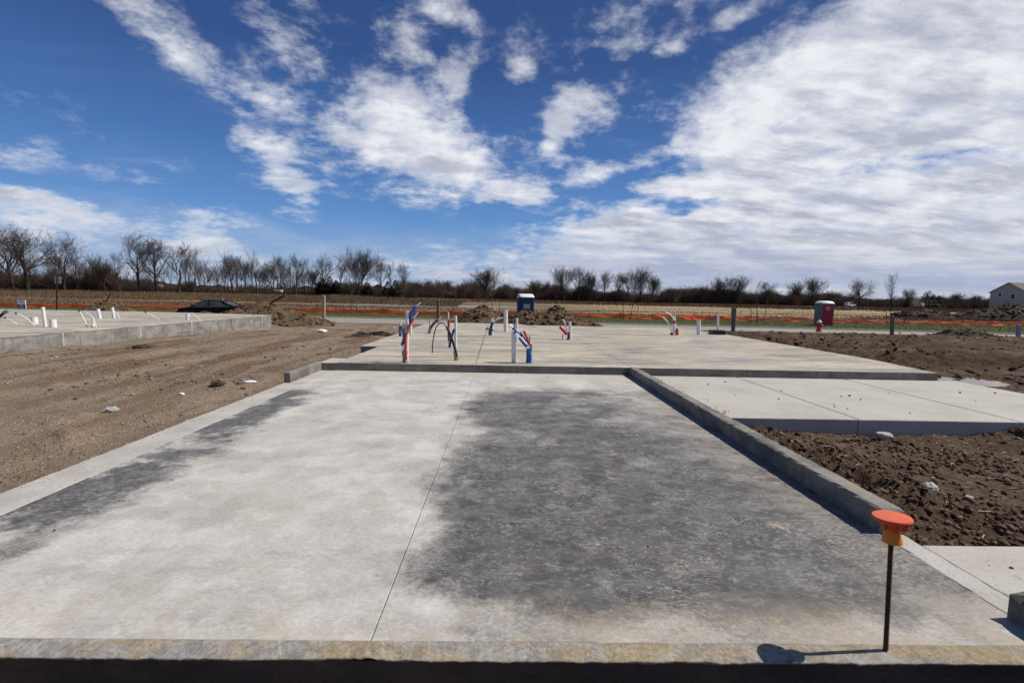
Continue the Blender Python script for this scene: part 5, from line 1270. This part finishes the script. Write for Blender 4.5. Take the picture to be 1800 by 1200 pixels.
for key, px, Yd, h, wide, lab in [
    ('round2', 849, 150, 11.2, .95, 'lone rounded bare tree behind the left dirt heap, left of the blue toilet'),
    ('tall', 787, 170, 6.8, 1.0, 'tiny bare tree above the low brown house'),
    ('round', 938, 165, 8.2, .85, 'left of two small bare trees right of the blue toilet'),
    ('round2', 957, 168, 7.8, .8, 'right of two small bare trees right of the blue toilet'),
    ('round', 992, 160, 13.0, .85, 'left end of the tall clump right of the blue toilet'),
    ('oak', 1016, 163, 12.4, .7, 'second from left in the tall clump right of the blue toilet'),
    ('round2', 1036, 164, 11.6, .7, 'third from left in the tall clump right of the blue toilet'),
    ('oak2', 1064, 163, 11.9, .65, 'bare tree in the middle of the clump with a gap beside it'),
    ('tall2', 1084, 166, 11.2, .9, 'slim bare tree right of the middle gap in the clump'),
    ('tall', 1102, 166, 11.2, .9, 'bare tree left of the largest right hand tree of the clump'),
    ('round', 1128, 161, 13.2, .9, 'largest rounded bare tree at the right end of the clump'),
    ('round2', 1146, 165, 11.0, .7, 'drooping bare tree hugging the right end of the clump'),
    ('round', 1196, 190, 6.8, .8, 'small bare tree in the low wood right of the clump'),
    ('round', 1238, 185, 8.0, .95, 'low dark round tree left of the wide grey crown'),
    ('round2', 1268, 188, 11.8, .75, 'left half of the wide grey double crown in the right wood'),
    ('round', 1294, 188, 12.8, .95, 'right half of the wide grey double crown in the right wood'),
    ('oak', 1352, 188, 9.6, .95, 'bare tree between the wide double crown and the red toilet'),
    ('round2', 1398, 190, 10.4, .7, 'narrow bare tree just left of the broad pale crown'),
    ('round', 1427, 186, 12.2, 1.08, 'broad pale domed bare tree above the red portable toilet'),
    ('tall', 1502, 180, 6.4, 1.2, 'small bare tree left of the lone tree above the white truck'),
    ('oak2', 1516, 150, 9.8, .92, 'lone bare tree with a clear trunk right of the white truck'),
    ('round', 1600, 165, 7.6, .8, 'small bare tree behind the tall whip at the right'),
    ('round2', 1692, 190, 7.4, .95, 'rounded bare crown in the low wood left of the grey house'),
    ('bushy', 1722, 190, 6.6, .9, 'reddish bare shrub against the left side of the grey house')]:
    tree(key, lab, bearing_x(px, Yd), Yd, h, GR, wide=wide*1.28)
rt = random.Random(4); ORD = ['first', 'second', 'third', 'fourth', 'fifth', 'sixth', 'seventh', 'eighth', 'ninth', 'tenth', 'eleventh', 'twelfth']; SHAPE = {'slim': 'narrow', 'slim2': 'high crowned', 'slim3': 'low branched', 'fork': 'double stemmed', 'tall': 'spreading', 'tall2': 'thin topped'}; seen = {}
for i in range(46):                      # the slender row that the sky shows through
    px = 338+225*(i+.5*rt.random())/46; Yd = rt.uniform(108, 128)
    where = ['right of the bare trio', 'above the boot of the car', 'above the long heap', 'above the leaning plank', 'left of the evergreens'][min(4, int((px-338)/45))]
    k = seen[where] = seen.get(where, -1)+1; key = rt.choice(['slim', 'slim2', 'slim3', 'fork', 'tall2', 'tall'])
    tree(key, f'{ORD[k]} from left, {SHAPE[key]}, of the slender trees {where}', bearing_x(px, Yd), Yd, rt.uniform(6.2, 10.8), 'slender trees in the thin row', rt.uniform(0, 6.28), rt.uniform(.75, 1.1))
for i in range(26):
    px = -10+345*(i+.5*rt.random())/26; Yd = rt.uniform(112, 128)
    where = ['behind the far left pair', 'behind the lone twisted tree', 'behind the low bushy tree', 'behind the bare trio'][min(3, max(0, int((px-5)/82)))]
    k = seen[where] = seen.get(where, -1)+1; key = rt.choice(['slim', 'slim2', 'slim3', 'fork'])
    tree(key, f'{ORD[k]} from left, {SHAPE[key]}, of the slender trees {where}', bearing_x(px, Yd), Yd, rt.uniform(6.0, 9.5), 'slender trees deep in the left wood', rt.uniform(0, 6.28), 1.0)
for i, (px, Yd, h, w) in enumerate([(735, 132, 5.2, 1.3), (752, 135, 6.0, 1.4), (770, 140, 4.4, 1.2), (815, 160, 5.2, 1.3), (832, 158, 4.6, 1.3), (1395, 175, 4.6, 1.4), (885, 170, 5.6, 1.4), (1180, 178, 5.0, 1.4), (910, 175, 5.2, 1.4)]):
    tree('bushy', ['leftmost reddish shrub, right of the cone shaped tree', 'tallest reddish shrub left of the low brown house', 'reddish shrub in front of the low brown house', 'reddish shrub left of the lone rounded tree', 'reddish shrub touching the left of the lone rounded tree', 'reddish shrub left of the pale domed tree at the right', 'reddish shrub above the left brown dirt heap', 'reddish shrub right of the tall clump', 'reddish shrub left of the blue toilet roof'][i], bearing_x(px, Yd), Yd, h, 'reddish shrubs on the field edge', None, w, 'bare_shrub', 'shrub')
t = tree('slim2', 'tall pale whip of a bare tree with few upright limbs at the right', bearing_x(1583, 46), 46.5, 5.6, None, 1.0, .62, 'young_tree')
for c in t.children: pass

# evergreens among the bare trees
def evergreen(label, px, Yd, h, w, seed):
    x = bearing_x(px, Yd); z = float(base_z(np.array([x]), np.array([Yd]))[0]); t = thing('evergreen_tree', label, 'tree', (x, Yd, z), 'dark evergreens in the left wood')
    MB().tube([(x, Yd, z-.2), (x, Yd, z+h*.9)], .16, 6, True, .03).build('trunk', 'bark', t)
    rg = np.random.default_rng(seed); n = 2600; u = rg.random(n)**.7; hh = h*(.06+.94*(1-u)); r = w*(u**.8)*(.35+.65*rg.random(n)**.5)*(1+.25*np.sin(hh*5)); a = rg.random(n)*6.283
    c = np.stack([r*np.cos(a), r*np.sin(a), hh], 1); s = .16+.26*rg.random(n)
    d = np.stack([np.cos(a), np.sin(a), -.25+.3*rg.random(n)], 1); p = np.stack([-np.sin(a), np.cos(a), .3*rg.random(n)], 1)
    v = np.stack([c-p*s[:, None]*.4, c+p*s[:, None]*.4, c+d*s[:, None]], 1).reshape(-1, 3)
    np_mesh('foliage', v, np.arange(3*n).reshape(-1, 3), MATS['evergreen'], t)
for i, (px, Yd, h, w) in enumerate([(566, 119, 3.6, 1.5), (572, 120, 4.6, 1.9), (583, 121, 4.8, 2.0), (594, 121, 3.9, 1.9), (648, 124, 3.8, 2.0), (684, 124, 4.2, 2.0), (697, 125, 4.6, 2.0), (1634, 175, 6.2, 2.6), (1640, 178, 6.6, 2.6), (1648, 177, 5.4, 2.4), (1658, 180, 5.0, 2.2)]):
    evergreen(['dark evergreen at the left end of the evergreen group below the tall bare trees', 'dark evergreen in the group left of the large round bare tree', 'tallest dark evergreen left of the large round bare tree', 'dark evergreen touching the large round bare tree', 'dark evergreen right of the large round tree, before the brick house', 'dark evergreen left of two under the narrow cone shaped tree', 'dark evergreen right of two under the narrow cone shaped tree', 'far evergreen left of the group at the right wood', 'tallest far evergreen in the right wood', 'far evergreen right of the tallest one in the right wood', 'small far evergreen at the right end of the group'][i], px, Yd, h, w, 100+i)

# undergrowth along the wood edges: uncountable stems and twigs
def brush(name, n, line, h, r, mat, seed, depth=8, hvar=None):
    rg = np.random.default_rng(seed); u = rg.random(n)
    px = line[0]+(line[1]-line[0])*u; Yd = line[2]+(line[3]-line[2])*u+depth*rg.random(n); x = (px-887)/850*Yd
    z = base_z(x, Yd); hh = h*(.3+.7*rg.random(n))
    hh = hh*(.55+.9*vnoise(px*.045+seed, px*0)) if hvar is None else hh*hvar(px)
    S = []
    lean = rg.normal(0, .16, (n, 2)); p0 = np.stack([x, Yd, z-.1], 1); p1 = p0+np.stack([lean[:, 0]*hh, lean[:, 1]*hh, hh], 1)
    S.append(np.concatenate([p0, p1, np.full((n, 1), r), np.full((n, 1), r*.4)], 1))
    for k in range(2):
        f = .25+.6*rg.random(n); q0 = p0+(p1-p0)*f[:, None]; l = rg.normal(0, .34, (n, 2)); L = hh*(.25+.25*rg.random(n))
        q1 = q0+np.stack([l[:, 0]*hh, l[:, 1]*hh, L], 1)
        S.append(np.concatenate([q0, q1, np.full((n, 1), r*.75), np.full((n, 1), r*.35)], 1))
    v, f = tube_segs(np.concatenate(S), 3)
    return tag(np_mesh(name, v, f, MATS[mat]), kind='stuff')
brush('brush_thicket', 3600, (-30, 225, 104, 110), 4.4, .045, 'twig_red', 1)
brush('brush_thicket', 1700, (220, 350, 112, 116), 2.6, .04, 'twig', 2)
brush('brush_thicket', 2600, (340, 560, 118, 122), 1.4, .04, 'twig_red', 3)
brush('brush_thicket', 2600, (560, 735, 124, 127), 3.2, .045, 'twig', 4)
brush('brush_thicket', 2400, (720, 960, 165, 172), 3.4, .06, 'twig_red', 5)
brush('brush_thicket', 6500, (960, 1190, 162, 170), 4.4, .065, 'twig_red', 6, 12)
brush('brush_thicket', 7500, (1180, 1480, 186, 192), 4.8, .07, 'twig', 7, 12)
brush('brush_thicket', 6000, (1470, 1850, 185, 185), 3.8, .07, 'twig', 8, 12)
brush('far_woods', 6000, (-60, 1900, 330, 330), 6.5, .16, 'twig', 9, 40)
brush('far_woods', 3500, (700, 1000, 215, 230), 6.0, .10, 'twig', 10, 20)
def m_far():
    simple('far_wood', (.035, .032, .030), .95, .3, .3, .05)
m_far()
def far_band():
    """a distant low wood closing the view between the trunks"""
    n = 700; th = np.linspace(-1.0, 1.0, n); Yd = 420+20*np.sin(th*9); X = th*Yd*1.25
    hs = 5.5+3.5*fbm(th*40, th*0, 4)+3.0*fbm(th*9, th*0+4, 3); zb = base_z(X, Yd)
    V = []
    for q, dy in ((0, 0), (.55, 2), (.85, 6), (1, 12), (.8, 22), (0, 30)):
        V.append(np.stack([X, Yd+dy, zb-1+(hs+1)*q*(1+.15*fbm(th*150+q*7, th*0+q, 3))], 1))
    V = np.concatenate(V); I, J = np.meshgrid(np.arange(n-1), np.arange(5)); a = (J*n+I).ravel()
    tag(np_mesh('distant_wood', V, np.stack([a, a+1, a+n+1, a+n], -1), MATS['far_wood']), kind='stuff')
far_band()

# staked young trees on the verge
def young(label, px, Yd, h, seed, where, mat='bark_pale', stakes=(-.62, .62)):
    x = (px-887)/850*Yd; z = -.86; t = thing('young_tree', label, 'tree', (x, Yd, z))
    rd = random.Random(seed); tr = []; cr = []
    p = Vector((0, 0, -.1)); d = Vector((0, 0, 1)); n = 8; r0 = .045
    for i in range(n):
        d = (d+Vector((rd.gauss(0, .05), rd.gauss(0, .05), .15))).normalized(); q = p+d*(h*.85/n); r1 = r0*.84
        tr.append((*p, *q, r0, r1))
        if i >= 3:
            for _ in range(3):
                a = rd.uniform(0, 6.28); e = Vector((math.cos(a)*.55, math.sin(a)*.55, .9)).normalized(); u = q; L = h*rd.uniform(.14, .26); rr = .020
                for k in range(3):
                    e = (e+Vector((rd.gauss(0, .1), rd.gauss(0, .1), .12))).normalized(); w2 = u+e*L/3; cr.append((*u, *w2, rr, rr*.75)); rr *= .75
                    if k: f2 = (e+Vector((rd.gauss(0, .5), rd.gauss(0, .5), .2))).normalized(); cr.append((*w2, *(w2+f2*L*.3), rr, .006))
                    u = w2
        p, r0 = q, r1
    v, f = tube_segs(tr, 6); np_mesh('trunk', v, f, MATS['bark'], t); v, f = tube_segs(cr, 3); np_mesh('crown', v, f, MATS[mat], t)
    for k, s in enumerate(stakes):
        st = thing('tree_stake', f'thin dark stake on the {"left" if s < 0 else "right"} of the young tree {where}', 'stake', (x+s, Yd-.1, z), 'stakes beside the young trees')
        MB().tube([(x+s, Yd-.1, z-.2), (x+s*1.22, Yd-.1, z+1.5)], .028, 5).build('stake', 'dark_wood', st)
young('thin young staked tree between the pale wooden post and the taped pipe', 618, 50, 4.6, 1, 'right of the pale post')
young('young staked tree before the tall clump, right of the dirt heaps', 1109, 47.5, 3.6, 2, 'right of the dirt heaps')
young('young staked tree right of the grey post', 1335, 47.5, 4.0, 3, 'right of the grey post')
young('young tree rising behind the roof of the black car', 394, 50, 6.2, 4, 'behind the black car')
young('young tree rising behind the left brown dirt heap', 866, 50, 4.8, 5, 'behind the left heap')
for s in (-.75, .8):
    x = bearing_x(1583, 46)+s; st = thing('tree_stake', f'thin dark stake on the {"left" if s < 0 else "right"} of the tall pale whip', 'stake', (x, 46, -.86), 'stakes beside the young trees')
    MB().tube([(x, 46, -1.05), (x+s*.3, 46, .65)], .03, 5).build('stake', 'dark_wood', st)

# ------------------------------------------------------------------ buildings and machines far off
def house(name, label, cx, cy, z, W, D, He, Hr, rot, wall, roof, wins=(), ridge='y', door=False, chimney=False, trim='siding_white'):
    t = thing(name, label, 'house', (cx, cy, z), None, R(rot)); O = (0, 0, 0)
    MB().add([(-W/2, -D/2, -.5), (W/2, -D/2, -.5), (W/2, D/2, -.5), (-W/2, D/2, -.5), (-W/2, -D/2, He), (W/2, -D/2, He), (W/2, D/2, He), (-W/2, D/2, He)]+([(0, -D/2, Hr), (0, D/2, Hr)] if ridge == 'y' else [(-W/2, 0, Hr), (W/2, 0, Hr)]),
             [(0, 1, 5, 8, 4), (1, 2, 6, 5), (2, 3, 7, 9, 6), (3, 0, 4, 7)] if ridge == 'y' else [(0, 1, 5, 4), (1, 2, 6, 9, 5), (2, 3, 7, 6), (3, 0, 4, 8, 7)]).build('wall', wall, t, origin=O)
    o, th = .35, .16
    mb = MB()
    if ridge == 'y':
        k = (Hr-He)/(W/2)
        for s in (-1, 1):
            e = (s*(W/2+o), He-k*o); r = (0, Hr)
            vs = [(e[0], -D/2-o, e[1]), (e[0], D/2+o, e[1]), (r[0], D/2+o, r[1]), (r[0], -D/2-o, r[1])]
            mb.add([(a, b, c+.02) for a, b, c in vs]+[(a, b, c+th+.02) for a, b, c in vs], [(0, 1, 2, 3), (4, 5, 6, 7), (0, 1, 5, 4), (1, 2, 6, 5), (2, 3, 7, 6), (3, 0, 4, 7)])
    else:
        k = (Hr-He)/(D/2)
        for s in (-1, 1):
            vs = [(-W/2-o, s*(D/2+o), He-k*o), (W/2+o, s*(D/2+o), He-k*o), (W/2+o, 0, Hr), (-W/2-o, 0, Hr)]
            mb.add([(a, b, c+.02) for a, b, c in vs]+[(a, b, c+th+.02) for a, b, c in vs], [(0, 1, 2, 3), (4, 5, 6, 7), (0, 1, 5, 4), (1, 2, 6, 5), (2, 3, 7, 6), (3, 0, 4, 7)])
    rf = mb.build('roof', roof, t, origin=O)
    if chimney: MB().box((W*.2, .2, Hr+.2), (.6, .6, 1.4)).build('chimney', 'brick_red', rf, origin=O)
    for (face, a, zc, w, h) in wins:
        if face == 'f': c, sz, dv = (a, -D/2-.03, zc), (w+.3, .10, h+.3), (0, -.04, 0); sp = (w, .06, h); bar = (w, .05, .06)
        elif face == 'l': c, sz, dv = (-W/2-.03, a, zc), (.10, w+.3, h+.3), (-.04, 0, 0); sp = (.06, w, h); bar = (.05, w, .06)
        else: c, sz, dv = (W/2+.03, a, zc), (.10, w+.3, h+.3), (.04, 0, 0); sp = (.06, w, h); bar = (.05, w, .06)
        wd = MB().box(c, sz).build('window', trim, t, origin=O)
        MB().box(Vector(c)+Vector(dv), sp).build('pane', 'window_dark', wd, origin=O)
        MB().box(Vector(c)+Vector(dv)*1.9, bar).build('sash_bar', trim, wd, origin=O)
    if door:
        MB().box((W*.15, -D/2-.04, 1.0), (1.0, .10, 2.1)).build('door', trim, t, origin=O)
    return t
hz = .25
t = house('grey_house', 'two storey grey house with white trimmed windows at the far right edge', 152.0, 140.0, hz, 13.0, 8.6, 5.2, 7.9, 14, 'siding', 'shingle', wins=(('l', -1.2, 4.0, .8, 1.3), ('l', 1.9, 4.6, .7, 1.1), ('f', -3.9, 4.1, 1.0, 1.4), ('f', -.5, 4.1, 1.6, 1.4)), ridge='x', door=True)
O = (0, 0, 0)
MB().add([(-4.9, -6.0, 2.6), (0.2, -6.0, 2.6), (.2, -4.3, 2.8), (-4.9, -4.3, 2.8), (-4.9, -6.0, 2.85), (.2, -6.0, 2.85), (.2, -4.3, 3.05), (-4.9, -4.3, 3.05)], [(0, 1, 2, 3), (4, 5, 6, 7), (0, 1, 5, 4), (1, 2, 6, 5), (2, 3, 7, 6), (3, 0, 4, 7)]).build('porch_roof', 'siding_white', t, origin=O)
for x in (-4.7, -2.4, -.1): MB().box((x, -5.85, 1.2), (.22, .22, 2.8)).build('porch_post', 'siding_white', t, origin=O)
MB().add([(-5.2, -4.34, 5.2), (-2.6, -4.34, 5.2), (-3.9, -4.34, 6.7), (-5.2, -2.2, 5.2), (-2.6, -2.2, 5.2), (-3.9, -1.6, 6.7)], [(0, 1, 2), (0, 2, 5, 3), (1, 4, 5, 2)]).build('dormer', 'shingle_dark', t, origin=O)
house('brick_house', 'small reddish brick house among the evergreens under the large round tree', bearing_x(668, 150), 150, .75, 4.2, 6, 2.1, 3.4, 8, 'brick_red', 'shingle_dark', wins=(('f', .9, 1.3, .6, .8), ('f', -.9, 1.3, .6, .8)))
house('ranch_house', 'long low brown roofed house on the field edge left of the blue toilet', bearing_x(786, 172), 172, .45, 7.6, 6, 1.25, 2.4, 3, 'shingle_dark', 'shingle', wins=(('f', 3.2, .6, .5, .8), ('f', -1.5, .7, .9, .6)), ridge='x')
house('white_shed', 'white gabled shed seen through the trunks above the black car', bearing_x(291, 168), 168, .75, 2.2, 2.6, 1.1, 2.1, 12, 'siding_white', 'siding_white', wins=(('f', 0, .8, .4, .5),))
house('grey_house', 'low grey roofed house in front of the far right wood', bearing_x(1628, 185), 185, .1, 9.0, 6, .9, 3.4, -5, 'siding', 'shingle_dark', wins=(('f', -2, .4, .8, .7),), ridge='x')
for k, (px, Yd, w) in enumerate([(207, 160, 2.6), (346, 170, 2.0), (415, 175, 1.6), (493, 178, 3.0)]):
    x = bearing_x(px, Yd); z = .72; lab = ['white trailer glimpsed through the trunks of the left wood', 'small white trailer glimpsed right of the trio trunks', 'tiny white trailer glimpsed through the slender row', 'white trailer glimpsed left of the evergreens'][k]
    t = thing('parked_trailer', lab, 'trailer', (x, Yd, z), 'white trailers behind the left wood')
    MB().box((x, Yd, z+.95), (w, 1.8, 1.1)).build('body', 'siding_white', t, bevel=.06)
    MB().box((x-w*.2, Yd-.93, z+1.1), (.5, .04, .35)).build('window', 'window_dark', t)
    for s in (-.3, .3): MB().lathe([(0, -.1), (.3, -.1), (.3, .1), (0, .1)], (x+s*w, Yd-.85, z+.3), (0, 1, 0), 12).build('wheel', 'rubber', t)
def truck(label, x, y, z, rot):
    t = thing('pickup_truck', label, 'truck', (x, y, z), None, R(rot)); O = (0, 0, 0)
    MB().add([(-1.8, -.8, .45), (1.8, -.8, .45), (1.8, .8, .45), (-1.8, .8, .45), (-1.8, -.8, 1.0), (1.75, -.8, .95), (1.75, .8, .95), (-1.8, .8, 1.0)], [(0, 1, 2, 3), (4, 5, 6, 7), (0, 1, 5, 4), (1, 2, 6, 5), (2, 3, 7, 6), (3, 0, 4, 7)]).build('body', 'siding_white', t, origin=O, bevel=.08)
    MB().add([(-.7, -.76, .99), (.9, -.76, .99), (.9, .76, .99), (-.7, .76, .99), (-.5, -.66, 1.6), (.45, -.66, 1.6), (.45, .66, 1.6), (-.5, .66, 1.6)], [(0, 1, 5, 4), (1, 2, 6, 5), (2, 3, 7, 6), (3, 0, 4, 7)]).build('cab_glass', 'car_glass', t, origin=O)
    MB().box((0, 0, 1.65), (1.1, 1.4, .1)).build('roof', 'siding_white', t, origin=O, bevel=.03)
    MB().box((-1.2, 0, 1.35), (.9, 1.5, .65)).build('tool_box', 'siding_white', t, origin=O, bevel=.03)
    for a in (-1.1, 1.15):
        for s in (-1, 1): MB().lathe([(0, -.12), (.36, -.12), (.36, .12), (0, .12)], (a, s*.75, .36), (0, 1, 0), 14).build('wheel', 'rubber', t, origin=O)
truck('white work truck parked at the far field edge above the red portable toilet', bearing_x(1499, 170), 170, .12, 12)
t = thing('loader', 'small orange and white loader at the far field edge left of the grey house', 'loader', (bearing_x(1628, 165), 165, .10), None, R(10)); O = (0, 0, 0)
MB().box((0, 0, .85), (1.5, 1.0, .7)).build('body', 'machine_orange', t, origin=O, bevel=.06)
MB().box((.1, 0, 1.55), (.9, .9, .75)).build('cab', 'plastic_white', t, origin=O, bevel=.05)
MB().tube([(-.5, 0, 1.3), (-1.3, 0, .9), (-1.6, 0, .3)], .12, 6).build('lift_arm', 'machine_orange', t, origin=O)
MB().box((-1.75, 0, .3), (.4, 1.3, .45)).build('bucket', 'black_plastic', t, origin=O)
for a in (-.45, .45):
    for s in (-1, 1): MB().lathe([(0, -.14), (.34, -.14), (.34, .14), (0, .14)], (a, s*.55, .34), (0, 1, 0), 12).build('wheel', 'rubber', t, origin=O)
